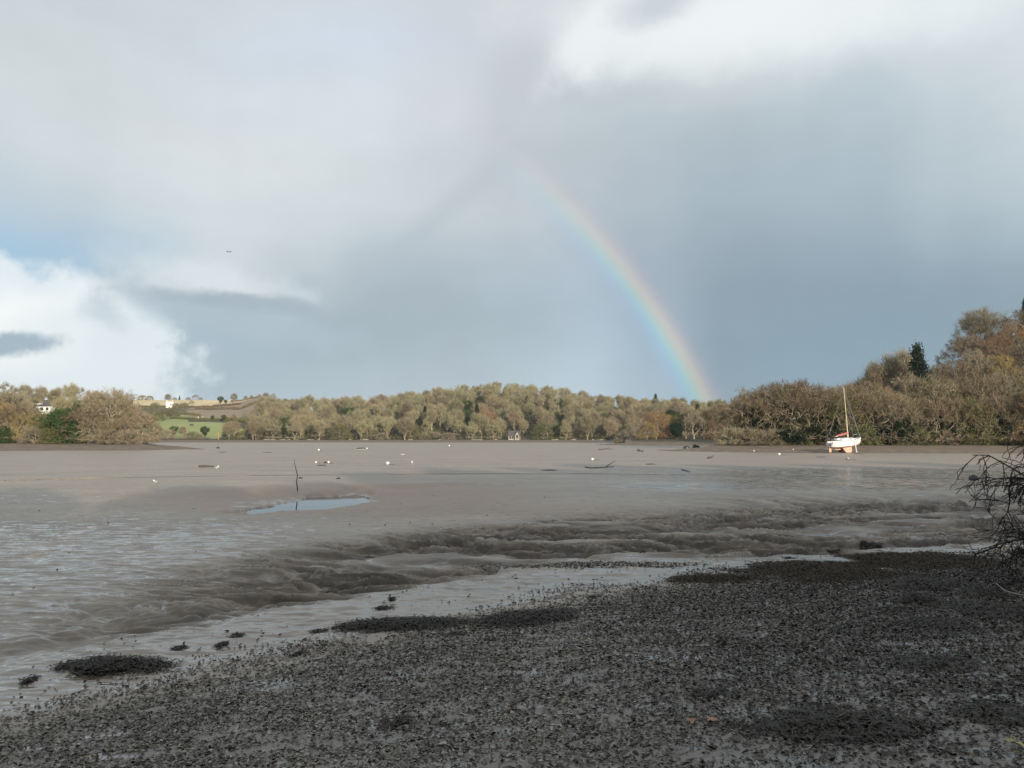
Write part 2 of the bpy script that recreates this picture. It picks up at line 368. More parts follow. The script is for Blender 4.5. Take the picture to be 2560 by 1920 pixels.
def H(X, Y, full=True):
    X = np.asarray(X, float); Y = np.asarray(Y, float)
    s = shoreS(X, Y)
    z = .085*np.logaddexp(0, -s*1.4)/1.4
    z = np.minimum(z, 1.3+.02*np.maximum(0, -s))
    # wooded bank behind the photographer, higher to the right: it shades the foreground
    bh = np.interp(X, [-60, 5, 17, 28, 56, 90, 160], [6, 6.5, 7.5, 11, 16, 17, 17])
    z = z+bh*ss(-Y, 5, 19)
    # hollow with the pool and the shallow channel from the left
    q = ((X+9.6)/6.5)**2+((Y-37.2)/6.3)**2
    z = z-.34*(1-ss(q, .15, 1.5))
    qi = ((X+9.25-.10*(Y-37)+.9*noise(X*.6, Y*.35, 61)+.3*noise(X*2, Y*1.2, 65))/1.5)**2+((Y-37.2+1.6*noise(X*.8, Y*.4, 62))/7.0)**2
    z = z-.34*(1-ss(qi, .4, 1.7))
    q2 = ((X+3.4-.0*(Y-44))/4.5)**2+((Y-45.5-.25*(X+3))/2.6)**2
    z = z-.22*(1-ss(q2, .2, 1.3))
    ch = 44+1.2*noise(X*.06, X*0, 3)
    z = z-.07*ss(-X, 6, 14)*np.exp(-((Y-ch-1.5)/2.2)**2)+.05*ss(-X, 4, 14)*np.exp(-((Y-ch+2.)/2.)**2)
    far = ss(Y, 10, 40)
    z = z+.05*fbm(X*.05, Y*.09, 3, 11)*ss(Y, 12, 30)
    if full:
        z = z+ridge_band(X, Y, s)*gullies(X, Y)[0]
        # rills running down to the creek on the right
        m = ss(X, 6, 13)*(1-ss(X, 34, 46))*np.exp(-((Y-(33+.14*X))/3.6)**2)
        rl = rills(X, Y)
        z = z-.20*m*(1-ss(rl, 0, .38))
        # foot ripples of the near flat
        lf = (1-ridge_band(X, Y, s))*ss(s, -1, 2)*(1-ss(Y, 30, 55))
        z = z+lf*.034*fbm(X*1.4, Y*3.8, 3, 51)+lf*.026*ridged(X*.8+.4*noise(X, Y, 3), Y*2.3, 2, 57)
        # lumpy beach under the litter
        z = z+(1-ss(s, -1.5, 1.5))*(.035*fbm(X*1.3, Y*1.3, 4, 61))
    zl, bch, dp = land(X, Y)
    z = np.where(zl > 0, zl+np.where(dp, .5, .06)*fbm(X*.15, Y*.15, 3, 71)*np.clip(zl, 0, 1), z)
    return z
def gz(x, y): return float(H(np.array([x]), np.array([y]))[0])
def slope_m(y): return math.tan(math.atan((960-y)/F)+PITCH)
def G(u, y, it=14):
    """ground point of the photo pixel (u, y)"""
    z = 0.
    for _ in range(it):
        m = slope_m(y); Y = (z-EYE)/m if m < -1e-4 else 400; Y = min(Y, 600)
        X = (u-1280)/F*(Y*cp+(z-EYE)*sp)
        z = .5*z+.5*gz(X, Y)
    return Vector((X, Y, gz(X, Y)))
def at(u, Y): return Vector(((u-1280)/F*Y*cp, Y, 0))
def onland(u, Y):
    v = at(u, Y); v.z = gz(v.x, v.y); return v

# ------------------------------------------------------------------ materials
def mat(name): 
    m = bpy.data.materials.new(name); m.use_nodes = True; t = m.node_tree; b = t.nodes['Principled BSDF']; return m, t, b
def plain(name, col, rough=.6, var=.15, scale=8., metal=0., bump=0., spec=.5):
    m, t, b = mat(name); tc = N(t, 'ShaderNodeTexCoord')
    nz = N(t, 'ShaderNodeTexNoise', i_Scale=scale, i_Detail=5.); t.links.new(tc.outputs['Object'], nz.inputs['Vector'])
    k = M(t, 'ADD', M(t, 'MULTIPLY', nz.outputs['Fac'], 2*var), 1-var)
    c = N(t, 'ShaderNodeCombineColor'); [t.links.new(k, c.inputs[i]) for i in range(3)]
    t.links.new(MIX(t, 1., tuple(col), c.outputs[0], 'MULTIPLY'), b.inputs['Base Color'])
    b.inputs['Roughness'].default_value = rough; b.inputs['Metallic'].default_value = metal; b.inputs['Specular IOR Level'].default_value = spec
    if bump:
        bp = N(t, 'ShaderNodeBump', i_Strength=bump, i_Distance=.02); t.links.new(nz.outputs['Fac'], bp.inputs['Height']); t.links.new(bp.outputs[0], b.inputs['Normal'])
    return m
def tree_mat(name, col, hv=.04, vv=.35, rough=.85, trans=0., sat=1.0):
    """colour differs from tree to tree (Object Info) and from patch to patch inside one crown"""
    m, t, b = mat(name); oi = N(t, 'ShaderNodeObjectInfo'); tc = N(t, 'ShaderNodeTexCoord')
    nz = N(t, 'ShaderNodeTexNoise', i_Scale=.55, i_Detail=4.); t.links.new(tc.outputs['Object'], nz.inputs['Vector'])
    r = oi.outputs['Random']; r2 = M(t, 'FRACT', M(t, 'MULTIPLY', r, 7.31))
    hs = N(t, 'ShaderNodeHueSaturation'); hs.inputs['Color'].default_value = (*col, 1)
    t.links.new(M(t, 'ADD', M(t, 'MULTIPLY', r, 2*hv), .5-hv), hs.inputs['Hue'])
    hs.inputs['Saturation'].default_value = sat
    v = M(t, 'MULTIPLY', M(t, 'ADD', M(t, 'MULTIPLY', r2, 2*vv), 1-vv), M(t, 'ADD', M(t, 'MULTIPLY', nz.outputs['Fac'], .7), .65))
    t.links.new(v, hs.inputs['Value']); t.links.new(hs.outputs[0], b.inputs['Base Color'])
    b.inputs['Roughness'].default_value = rough; b.inputs['Specular IOR Level'].default_value = .2
    return m
def mud_material():
    m, t, b = mat('wet_mud'); L = t.links.new
    tc = N(t, 'ShaderNodeTexCoord'); P = tc.outputs['Object']
    def at_(n): a = N(t, 'ShaderNodeAttribute', attribute_name=n); return a.outputs['Fac']
    wet, rg, red, lit = at_('wet'), at_('ridge'), at_('silt'), at_('litter'); cut = at_('slope_shade')
    mp = N(t, 'ShaderNodeMapping'); mp.inputs['Scale'].default_value = (.35, 1., 1.); L(P, mp.inputs[0])
    n1 = N(t, 'ShaderNodeTexNoise', i_Scale=.28, i_Detail=8., i_Roughness=.6); L(mp.outputs[0], n1.inputs['Vector'])
    n2 = N(t, 'ShaderNodeTexNoise', i_Scale=3.2, i_Detail=8., i_Roughness=.62, i_Distortion=.4); L(mp.outputs[0], n2.inputs['Vector'])
    n3 = N(t, 'ShaderNodeTexNoise', i_Scale=26., i_Detail=5., i_Roughness=.65); L(P, n3.inputs['Vector'])
    n4 = N(t, 'ShaderNodeTexNoise', i_Scale=9., i_Detail=6., i_Roughness=.6); L(mp.outputs[0], n4.inputs['Vector'])
    c = MIX(t, SMOOTH(t, n1.outputs['Fac'], .35, .65), (.275, .215, .158), (.350, .280, .208))
    c = MIX(t, M(t, 'MULTIPLY', SMOOTH(t, n2.outputs['Fac'], .46, .60), .5), c, (.160, .135, .108))
    c = MIX(t, M(t, 'MULTIPLY', red, .85), c, (.270, .172, .108))
    c = MIX(t, M(t, 'MULTIPLY', wet, .38), c, (.110, .100, .088))
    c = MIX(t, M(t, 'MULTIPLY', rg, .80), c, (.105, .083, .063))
    c = MIX(t, M(t, 'MULTIPLY', cut, .72), c, (.034, .025, .019))  # shade of the gully slopes and pits, painted into the mud colour
    c = MIX(t, M(t, 'MULTIPLY', lit, .75), c, (.095, .084, .070))
    dk = M(t, 'MULTIPLY', SMOOTH(t, n3.outputs['Fac'], .60, .68), .5)
    c = MIX(t, dk, c, (.050, .044, .036))
    th = M(t, 'SUBTRACT', M(t, 'SUBTRACT', .64, M(t, 'MULTIPLY', rg, .07)), M(t, 'MULTIPLY', wet, .26))
    film = M(t, 'MULTIPLY', M(t, 'SUBTRACT', n2.outputs['Fac'], th), 16., clamp=True)
    film = M(t, 'MULTIPLY', film, M(t, 'SUBTRACT', 1., M(t, 'MULTIPLY', cut, .9)), clamp=True)
    inv = M(t, 'SUBTRACT', 1., film)
    L(c, b.inputs['Base Color'])
    ro = M(t, 'ADD', M(t, 'MULTIPLY', inv, M(t, 'SUBTRACT', .36, M(t, 'MULTIPLY', wet, .03))), .10)
    ro = M(t, 'ADD', ro, M(t, 'MULTIPLY', cut, .15))
    L(ro, b.inputs['Roughness']); L(M(t, 'SUBTRACT', .6, M(t, 'MULTIPLY', M(t, 'MAXIMUM', M(t, 'MULTIPLY', rg, inv), cut), .30)), b.inputs['Specular IOR Level'])
    bp = N(t, 'ShaderNodeBump', i_Distance=.022); L(n2.outputs['Fac'], bp.inputs['Height']); L(M(t, 'MULTIPLY', inv, .8), bp.inputs['Strength'])
    bp1 = N(t, 'ShaderNodeBump', i_Distance=.010); L(n4.outputs['Fac'], bp1.inputs['Height']); L(M(t, 'MULTIPLY', inv, .6), bp1.inputs['Strength']); L(bp.outputs[0], bp1.inputs['Normal'])
    bp2 = N(t, 'ShaderNodeBump', i_Distance=.004); L(n3.outputs['Fac'], bp2.inputs['Height']); L(M(t, 'MULTIPLY', inv, .5), bp2.inputs['Strength']); L(bp1.outputs[0], bp2.inputs['Normal'])
    L(bp2.outputs[0], b.inputs['Normal'])
    return m
def soil(name, c1, c2, scale, rough=.9, stripes=0., c3=None, bump=.3):
    m, t, b = mat(name); L = t.links.new; tc = N(t, 'ShaderNodeTexCoord')
    n = N(t, 'ShaderNodeTexNoise', i_Scale=scale, i_Detail=8., i_Roughness=.65); L(tc.outputs['Object'], n.inputs['Vector'])
    c = MIX(t, SMOOTH(t, n.outputs['Fac'], .35, .65), c1, c2)
    if stripes:
        w = N(t, 'ShaderNodeTexWave', i_Scale=stripes, i_Distortion=.6, i_Detail=2.); w.bands_direction = 'X'
        L(tc.outputs['Object'], w.inputs['Vector']); c = MIX(t, SMOOTH(t, w.outputs['Fac'], .4, .9, 0, .75), c, c3)
    L(c, b.inputs['Base Color']); b.inputs['Roughness'].default_value = rough
    bp = N(t, 'ShaderNodeBump', i_Strength=bump, i_Distance=.3); L(n.outputs['Fac'], bp.inputs['Height']); L(bp.outputs[0], b.inputs['Normal'])
    return m
MUD = mud_material()
SHORE = soil('weed_shingle', (.115, .083, .055), (.210, .160, .112), .5)
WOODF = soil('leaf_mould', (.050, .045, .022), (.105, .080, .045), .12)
GRASS = soil('pasture', (.235, .275, .090), (.300, .325, .125), .03, bump=.1)
STUB = soil('straw_stubble', (.56, .45, .24), (.66, .54, .31), .02, bump=.05)
VINE = soil('bare_vines', (.210, .150, .090), (.265, .195, .125), .05, stripes=.09, c3=(.34, .27, .18), bump=.1)

# ------------------------------------------------------------------ ground sheet
def build_ground():
    rs = []; th = R(43)
    while True:
        r = EYE/math.tan(th)
        if r > 60: break
        rs.append(r); th -= R(.024 if 11 < r < 38 else .042)
    r = rs[-1]
    while r < 3000: rs.append(r); r *= 1.011
    while r < 3400: rs.append(r); r *= 1.06
    rs = [.3, 1., 1.8, 2.5]+rs[1:]; rs = np.array(sorted(rs))
    az = np.concatenate([np.arange(-180, -39, 3.), np.arange(-38, 38.01, .072), np.arange(41, 178, 3.)])*math.pi/180
    nr, na = len(rs), len(az)
    A, Rr = np.meshgrid(az, rs); X = Rr*np.sin(A); Y = Rr*np.cos(A); Z = H(X, Y)
    s = shoreS(X, Y); zl, bch, deep = land(X, Y)
    V = np.stack([X, Y, Z], -1).reshape(-1, 3)
    i = np.arange(nr-1)[:, None]*na; j = np.arange(na)[None, :]; j2 = (j+1) % na
    Q = np.stack([i+j, i+j2, i+na+j2, i+na+j], -1).reshape(-1, 4)[:, ::-1]
    mz = (bch | deep); cls = np.zeros(X.shape, int)
    u = np.where(Y > 1, 1280+F*X/np.maximum(Y, 1), 9000)
    cls[bch] = 1; cls[deep] = 2
    m = z_or = None
    edge = 4*noise(X*.03, Y*.03, 91)
    farL = deep & (Y > 480) & (u > 330)
    ub = np.interp(Y, [478, 500, 530, 575], [592, 612, 612, 540])      # right hedge of the pasture
    cls[farL & (Y > 482) & (Y < 574) & (u > 425) & (u < ub)] = 3
    cls[farL & (Y > 482) & (Y+edge < 700) & (u > 335) & (u < 470)] = 3
    cls[farL & (Y+edge > 648) & (Y+edge < 762) & (u > 465) & (u < 648)] = 4
    cls[farL & (Y+edge > 838-1.15*(u-480)*(u > 480)*0) & (Y < 1010) & (u > 330) & (u < np.interp(Y, [840, 900, 1000], [480, 560, 640]))] = 5
    cls[farL & (Y+edge > 775) & (Y < 1150) & (u > np.interp(Y, [775, 840, 1000], [440, 480, 640])) & (u < 760)] = 4
    cf = cls.reshape(-1)[Q[:, 0]]
    ridge = ridge_band(X, Y, s)
    wet = (ss(s, -.6, .4)*(1-ss(s, 2.6, 4.5)))*.9
    wet = np.maximum(wet, ss(-X, 3, 8)*ss(s, 0, 2)*(1-ss(Y, 21, 32))*.70)
    wet = np.maximum(wet, ss(-X, -3, 2)*ss(s, -.5, .6)*(1-ss(s, 3.4, 5.5))*.95)
    wet = np.maximum(wet, ss(X, 0, 10)*ss(Y, 34, 44)*(1-ss(Y, 64, 80))*.62)
    wet = np.maximum(wet, .30*ss(fbm(X*.03, Y*.11, 4, 95), .0, .4))
    wet = wet*(1-ss(q_silt(X, Y), .1, .6))
    wet = np.maximum(wet, .45*(1-ss(s, -2, 0)))
    near = (np.hypot(X+9.6, Y-37) < 9)
    wet = np.where(near, np.maximum(wet, 1-ss(Z, POOL+.02, POOL+.10)), wet)
    m_ = ss(X, 6, 13)*(1-ss(X, 34, 46))*np.exp(-((Y-(33+.14*X))/3.6)**2)
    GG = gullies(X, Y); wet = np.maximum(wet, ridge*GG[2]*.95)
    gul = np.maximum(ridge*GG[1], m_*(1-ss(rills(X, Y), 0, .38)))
    names = ['mudflat', 'shore', 'hillside', 'green_field', 'vineyard_field', 'stubble_field']
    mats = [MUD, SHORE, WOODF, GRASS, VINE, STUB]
    attrs = {'wet': (wet*(1-.8*gul)).ravel(), 'ridge': ridge.ravel()*ss(fbm(X*.5, Y*.8, 3, 33), -.4, .25).ravel()*(1-.85*(ridge*GG[2]).ravel()), 'silt': q_silt(X, Y).ravel(), 'litter': (1-ss(s+.8*fbm(X*.35, Y*.35, 3, 101), -3.0, .3)).ravel(), 'slope_shade': gul.ravel()}
    for k in range(6):
        q = Q[cf == k]
        if not len(q): continue
        used, inv = np.unique(q, return_inverse=True)
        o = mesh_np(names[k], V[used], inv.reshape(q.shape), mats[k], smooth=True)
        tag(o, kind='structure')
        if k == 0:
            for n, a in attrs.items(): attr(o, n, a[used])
def q_silt(X, Y):
    q = ((X+8.5)/9.)**2+((Y-39.)/8.5)**2
    return np.clip((1-ss(q, .5, 1.8))+.45*(1-ss(((X+3)/9)**2+((Y-31)/3.5)**2, .3, 1.5)), 0, 1)
build_ground()
# pool of water in the hollow
def pool():
    m, t, b = mat('still_water'); b.inputs['Base Color'].default_value = (.05, .05, .045, 1); b.inputs['Roughness'].default_value = .04
    b.inputs['IOR'].default_value = 1.33
    tc = N(t, 'ShaderNodeTexCoord'); nz = N(t, 'ShaderNodeTexNoise', i_Scale=3., i_Detail=3.); t.links.new(tc.outputs['Object'], nz.inputs['Vector'])
    bp = N(t, 'ShaderNodeBump', i_Strength=.08, i_Distance=.02); t.links.new(nz.outputs['Fac'], bp.inputs['Height']); t.links.new(bp.outputs[0], b.inputs['Normal'])
    n = 40; V = [(-9.6, 37.5, POOL)]+[(-9.6+4*math.cos(2*math.pi*k/n), 37.5+6.5*math.sin(2*math.pi*k/n), POOL) for k in range(n)]
    o = mesh_np('water', V, np.array([(0, 1+k, 1+(k+1) % n) for k in range(n)]), m); tag(o, kind='structure')
pool()

# ------------------------------------------------------------------ trees
def gen_tree(seed, h, rad, base=.25, trunk_r=.35, gnarl=.14, npts=260, ntw=22, twl=1.3, tww=.055, shape='dome', forks=5, leaf=0, leaf_size=.3, lean=0., up=.18, thin=0., inner=.45, lobes=.42):
    """returns (V,F) of the limbs and (V,F) of the twig and leaf mass; h height, rad crown radius, base = crown base / height"""
    rng = np.random.default_rng(seed)
    pts = []
    zc, zr = h*(base+1)/2, h*(1-base)/2
    lob = rng.normal(size=(9, 3)); lob /= np.linalg.norm(lob, axis=1)[:, None]; lw = rng.uniform(.0, lobes, 9)
    while len(pts) < npts:
        d = rng.normal(size=3); d /= np.linalg.norm(d)
        if shape == 'dome' and d[2] < -.5: d[2] *= -1
        k = 1-.20+np.max(lw*np.clip(d@lob.T, 0, 1)**3)
        rr = rng.uniform(inner, 1.)**.5*k
        if shape == 'dome': p = np.array([d[0]*rad*rr, d[1]*rad*rr, h*base+(max(d[2], 0)**.85*(1-base)*h*rr if d[2] > 0 else d[2]*h*base*.9)])
        elif shape == 'fan':
            t = (d[2]+1)/2; w = .25+.75*min(1, t*1.7)
            p = np.array([d[0]*rad*rr*w, d[1]*rad*rr*w, zc+d[2]*zr*rr])
        elif shape == 'cone':
            t = rng.uniform(0, 1)**.7; w = rad*(1-(1-t)*0)*(t)*rng.uniform(.5, 1); a = rng.uniform(0, 2*np.pi)
            p = np.array([np.cos(a)*w, np.sin(a)*w, h*(1-t*(1-base))])
        else: p = np.array([d[0]*rad*rr, d[1]*rad*rr, zc+d[2]*zr*rr])
        p[0] += lean*p[2]
        pts.append(p)
    P = np.array(pts); polys = []; ends = []
    def curve(a, b, r0, r1, g, seg):
        L = np.linalg.norm(b-a); o = [a]; q = np.zeros(3)
        for i in range(1, seg):
            t = i/seg; q = q*.5+rng.normal(size=3)*g*L*.6; bow = np.array([0, 0, .12*L*math.sin(math.pi*t)])
            o.append(a+(b-a)*t+q*math.sin(math.pi*t)+bow)
        o.append(b); polys.append((np.array(o), np.linspace(r0, r1, len(o))))
    def rec(p, idx, r, lvl):
        n = len(idx)
        if n <= 2 or lvl > 5:
            for i in idx: curve(p, P[i], max(r*.8, .045), .03, gnarl, 4); ends.append((P[i], (P[i]-p)))
            return
        k = min(forks if lvl == 0 else rng.integers(2, 5), n)
        c = P[rng.choice(idx, k, replace=False)].copy()
        for _ in range(3):
            lab = np.argmin(((P[idx][:, None]-c[None])**2).sum(-1), 1)
            for q in range(k):
                if (lab == q).any(): c[q] = P[idx][lab == q].mean(0)
        for q in range(k):
            sub = idx[lab == q]
            if not len(sub): continue
            nr = r*(len(sub)/n)**.45; tgt = p+(c[q]-p)*rng.uniform(.5, .68)
            curve(p, tgt, nr*1.05, nr*.8, gnarl, 5 if lvl < 2 else 4); rec(tgt, sub, nr*.8, lvl+1)
    tt = np.array([lean*h*base*.6, 0, h*base*.55])
    curve(np.array([0, 0, -.6]), tt, trunk_r*1.25, trunk_r*.9, .03, 4)
    rec(tt, np.arange(npts), trunk_r*.9, 0)
    # limbs -> tubes
    Vs = []; Fs = []; nb = 0
    for pl, rd in polys:
        ns = 5 if rd[0] > .09 else 3; n = len(pl)
        T = np.gradient(pl, axis=0); T /= np.linalg.norm(T, axis=1)[:, None]+1e-9
        a = np.cross(T, [.21, .93, .3]); a /= np.linalg.norm(a, axis=1)[:, None]+1e-9; b = np.cross(T, a)
        th = np.arange(ns)*2*np.pi/ns
        ring = pl[:, None]+(a[:, None]*np.cos(th)[None, :, None]+b[:, None]*np.sin(th)[None, :, None])*rd[:, None, None]
        Vs.append(ring.reshape(-1, 3)); i = np.arange(n-1)[:, None]*ns; j = np.arange(ns)[None]; j2 = (j+1) % ns
        Fs.append(np.stack([i+j, i+j2, i+ns+j2, i+ns+j], -1).reshape(-1, 4)+nb); nb += n*ns
    limbs = (np.concatenate(Vs), np.concatenate(Fs))
    # twigs: slender tapering slivers fanning out of every branch end
    E = np.array([e[0] for e in ends]); Dn = np.array([e[1] for e in ends]); Dn /= np.linalg.norm(Dn, axis=1)[:, None]+1e-9
    k = np.repeat(np.arange(len(E)), ntw)
    if thin: k = k[rng.uniform(0, 1, len(k)) > thin*(1-ss(E[k, 2]/h, .30, .55))]
    n = len(k)
    out = E[k]-np.array([0, 0, h*base+.1*h]); out /= np.linalg.norm(out, axis=1)[:, None]+1e-9
    d = .55*Dn[k]+.55*out+rng.normal(size=(n, 3))*.60; d[:, 2] += up; d /= np.linalg.norm(d, axis=1)[:, None]
    L = twl*rng.uniform(.35, 1.15, n); o = E[k]-Dn[k]*rng.uniform(0, 1.1, n)[:, None]+rng.normal(size=(n, 3))*.22*twl
    side = np.cross(d, rng.normal(size=(n, 3))); side /= np.linalg.norm(side, axis=1)[:, None]; wd = tww*rng.uniform(.5, 1.3, n)
    mid = o+d*L[:, None]*.5+rng.normal(size=(n, 3))*.10*L[:, None]
    tv = np.stack([o-side*wd[:, None], o+side*wd[:, None], mid+side*wd[:, None]*.6, mid-side*wd[:, None]*.6, mid+(d+rng.normal(size=(n, 3))*.25)*L[:, None]*.5], 1).reshape(-1, 3)
    b5 = np.arange(n)*5; quads = np.stack([b5, b5+1, b5+2, b5+3], 1); tris = np.stack([b5+3, b5+2, b5+4], 1)
    V = [tv]; Q = [quads]; nb = len(tv)
    if leaf:
        m = len(E)*leaf; k = np.repeat(np.arange(len(E)), leaf)
        c = E[k]+rng.normal(size=(m, 3))*twl*.55; a = rng.normal(size=(m, 3)); a /= np.linalg.norm(a, axis=1)[:, None]
        b = np.cross(a, rng.normal(size=(m, 3))); b /= np.linalg.norm(b, axis=1)[:, None]; s = leaf_size*rng.uniform(.5, 1.2, m)[:, None]
        lv = np.stack([c-a*s, c+b*s*.55, c+a*s*.9+np.cross(a, b)*s*.25, c-b*s*.5], 1).reshape(-1, 3)
        b4 = np.arange(m)*4+nb; V.append(lv); Q.append(np.stack([b4, b4+1, b4+2, b4+3], 1))
    return limbs, (np.concatenate(V), [np.concatenate(Q), tris])

BARK = tree_mat('pale_lichened_bark', (.37, .32, .235), .01, .15)
BARKD = tree_mat('dark_bark', (.13, .11, .085), .01, .2)
BARKW = tree_mat('greyish_pale_bark', (.52, .47, .36), .01, .12)
TW_BRN = tree_mat('brown_twigs', (.172, .132, .080), .022, .30)
TW_GRY = tree_mat('grey_brown_twigs', (.260, .222, .150), .012, .16)
TW_HIL = tree_mat('pale_olive_twigs', (.292, .262, .158), .018, .22)
TW_HI2 = tree_mat('pale_brown_twigs', (.262, .215, .140), .022, .24)
TW_RUS = tree_mat('russet_leaves', (.270, .165, .085), .018, .18)
TW_OCH = tree_mat('ochre_leaves', (.280, .205, .090), .02, .18)
TW_OLV = tree_mat('olive_leaves', (.150, .150, .060), .02, .22)
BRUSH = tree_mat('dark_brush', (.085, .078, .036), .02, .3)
LF_GRN = tree_mat('evergreen_leaves', (.048, .078, .022), .015, .25, rough=.6)
LF_DRK = tree_mat('dark_needles', (.020, .036, .018), .01, .25, rough=.7)

KINDS = {}
def kind(key, name, bark, crown, **kw):
    (lv, lf), (cv, cf) = gen_tree(**kw)
    def me(nm, V, Fc, m, sm):
        o = mesh_np(nm, V, Fc, m, smooth=sm); d = o.data; bpy.data.objects.remove(o); return d
    KINDS[key] = (name, me('trunk', lv, lf, bark, True), me('crown', cv, cf, crown, False), kw['h'])
kind('oak1', 'oak_tree', BARK, TW_BRN, thin=.75, seed=1, h=14, rad=9.6, base=.13, trunk_r=.40, gnarl=.17, npts=430, ntw=16, twl=1.1, tww=.04, up=.3)
kind('oak2', 'oak_tree', BARK, TW_BRN, thin=.75, seed=2, h=13, rad=9.8, base=.12, trunk_r=.38, gnarl=.19, npts=430, ntw=16, twl=1.1, tww=.04, up=.3)
kind('oak3', 'oak_tree', BARK, TW_GRY, thin=.7, seed=3, h=14, rad=7.5, base=.2, trunk_r=.45, gnarl=.15, npts=330, ntw=17, twl=1.2, tww=.04)
kind('great', 'oak_tree', BARKW, TW_HI2, lobes=.1, seed=33, h=15, rad=9.5, base=.07, trunk_r=.85, gnarl=.17, npts=820, ntw=20, twl=1.0, tww=.04, forks=8)
kind('oakb', 'oak_tree', BARKW, TW_BRN, lobes=.14, seed=31, h=15, rad=9.5, base=.07, trunk_r=.85, gnarl=.17, npts=820, ntw=15, twl=1.15, tww=.04, forks=8)
kind('rus1', 'oak_tree', BARK, TW_RUS, seed=4, h=13, rad=8, base=.17, trunk_r=.42, gnarl=.14, npts=280, ntw=12, twl=1.0, leaf=26, leaf_size=.16)
kind('och1', 'oak_tree', BARK, TW_OCH, seed=5, h=12, rad=7, base=.15, trunk_r=.38, gnarl=.14, npts=260, ntw=12, twl=1.0, leaf=22, leaf_size=.16)
kind('ash1', 'ash_tree', BARKW, TW_HIL, thin=.8, seed=6, h=17, rad=4.6, base=.30, trunk_r=.44, gnarl=.08, npts=230, ntw=24, twl=2.2, tww=.042, shape='fan', forks=4, up=.85, inner=.3)
kind('ash2', 'ash_tree', BARKW, TW_HI2, thin=.8, seed=7, h=18, rad=4.2, base=.33, trunk_r=.42, gnarl=.07, npts=210, ntw=24, twl=2.3, tww=.042, shape='fan', forks=3, up=.9, inner=.3)
kind('ash3', 'ash_tree', BARK, TW_HI2, thin=.8, seed=8, h=15, rad=5.2, base=.12, trunk_r=.34, gnarl=.10, npts=240, ntw=22, twl=1.9, tww=.045, shape='ball', forks=4, up=.7, inner=.3)
kind('hil1', 'oak_tree', BARK, TW_HIL, thin=.8, seed=18, h=13, rad=5.6, base=.14, trunk_r=.36, gnarl=.16, npts=240, ntw=20, twl=1.7, tww=.045, up=.6, inner=.3)
kind('hil2', 'oak_tree', BARK, TW_HIL, thin=.8, seed=19, h=15, rad=5.0, base=.18, trunk_r=.36, gnarl=.13, npts=240, ntw=22, twl=1.9, tww=.042, shape='fan', up=.7, inner=.3)
kind('olv1', 'willow_tree', BARK, TW_OLV, seed=9, h=11, rad=6.5, base=.12, trunk_r=.3, gnarl=.14, npts=220, ntw=14, twl=1.1, leaf=20, leaf_size=.17)
kind('fine', 'beech_tree', BARKD, TW_GRY, inner=.12, seed=10, h=17, rad=9, base=.20, trunk_r=.5, gnarl=.06, npts=560, ntw=30, twl=1.7, tww=.035, forks=6)
kind('grn1', 'holm_oak', BARKD, LF_GRN, seed=11, h=10, rad=6, base=.08, trunk_r=.35, npts=240, ntw=4, twl=1.0, leaf=62, leaf_size=.26)
kind('grn2', 'holm_oak', BARKD, LF_DRK, seed=12, h=12, rad=5, base=.1, trunk_r=.35, npts=220, ntw=4, twl=1.0, leaf=62, leaf_size=.25, shape='ball')
kind('con1', 'conifer_tree', BARKD, LF_DRK, seed=13, h=16, rad=3.6, base=.08, trunk_r=.3, gnarl=.03, npts=260, ntw=4, twl=.8, leaf=60, leaf_size=.22, shape='cone', forks=6)
kind('ivy1', 'ivy_clad_tree', BARKD, LF_GRN, seed=14, h=10, rad=3.6, base=.25, trunk_r=.4, gnarl=.1, npts=70, ntw=4, twl=.9, leaf=80, leaf_size=.24, shape='fan', forks=3)
kind('shrb', 'thorn_bush', BARKW, TW_GRY, seed=15, h=5, rad=4.2, base=.08, trunk_r=.16, gnarl=.2, npts=150, ntw=22, twl=.9, tww=.04, forks=6)
kind('shro', 'thorn_bush', BARK, TW_OLV, seed=16, h=4.5, rad=4, base=.06, trunk_r=.14, gnarl=.2, npts=140, ntw=14, twl=.8, tww=.04, forks=6, leaf=20, leaf_size=.14)
rnd = random.Random(7)
def tree(k, loc, label, group, s=1., sz=None, rz=None, cat='tree', sxy=None):
    name, mt, mc, h = KINDS[k]
    e = empty(name, loc, rnd.uniform(0, 6.283) if rz is None else rz)
    sxy = sxy or s; e.scale = (sxy, sxy, sz or s); tag(e, label, cat, group)
    for nm, me in (('trunk', mt), ('crown', mc)): link(bpy.data.objects.new(nm, me), e)
    return e
LOOK = {'great': 'big domed pale oak', 'oakb': 'big domed brown oak', 'hil1': 'knotty grey-olive oak', 'hil2': 'upright grey-olive oak', 'oak1': 'spreading brown oak', 'oak2': 'broad gnarled brown oak', 'oak3': 'grey-brown bare oak', 'rus1': 'russet-leaved oak', 'och1': 'yellow-ochre leaved oak',
        'ash1': 'tall pale-stemmed bare tree', 'ash2': 'slender pale-stemmed bare tree', 'ash3': 'round brown bare tree', 'olv1': 'olive-green leafy tree',
        'fine': 'fine-twigged domed bare tree', 'grn1': 'dark green bushy evergreen', 'grn2': 'blackish green round evergreen', 'con1': 'dark narrow conifer', 'ivy1': 'dark ivy-clad tree',
        'shrb': 'low pale tangled bare bush', 'shro': 'low olive bush'}
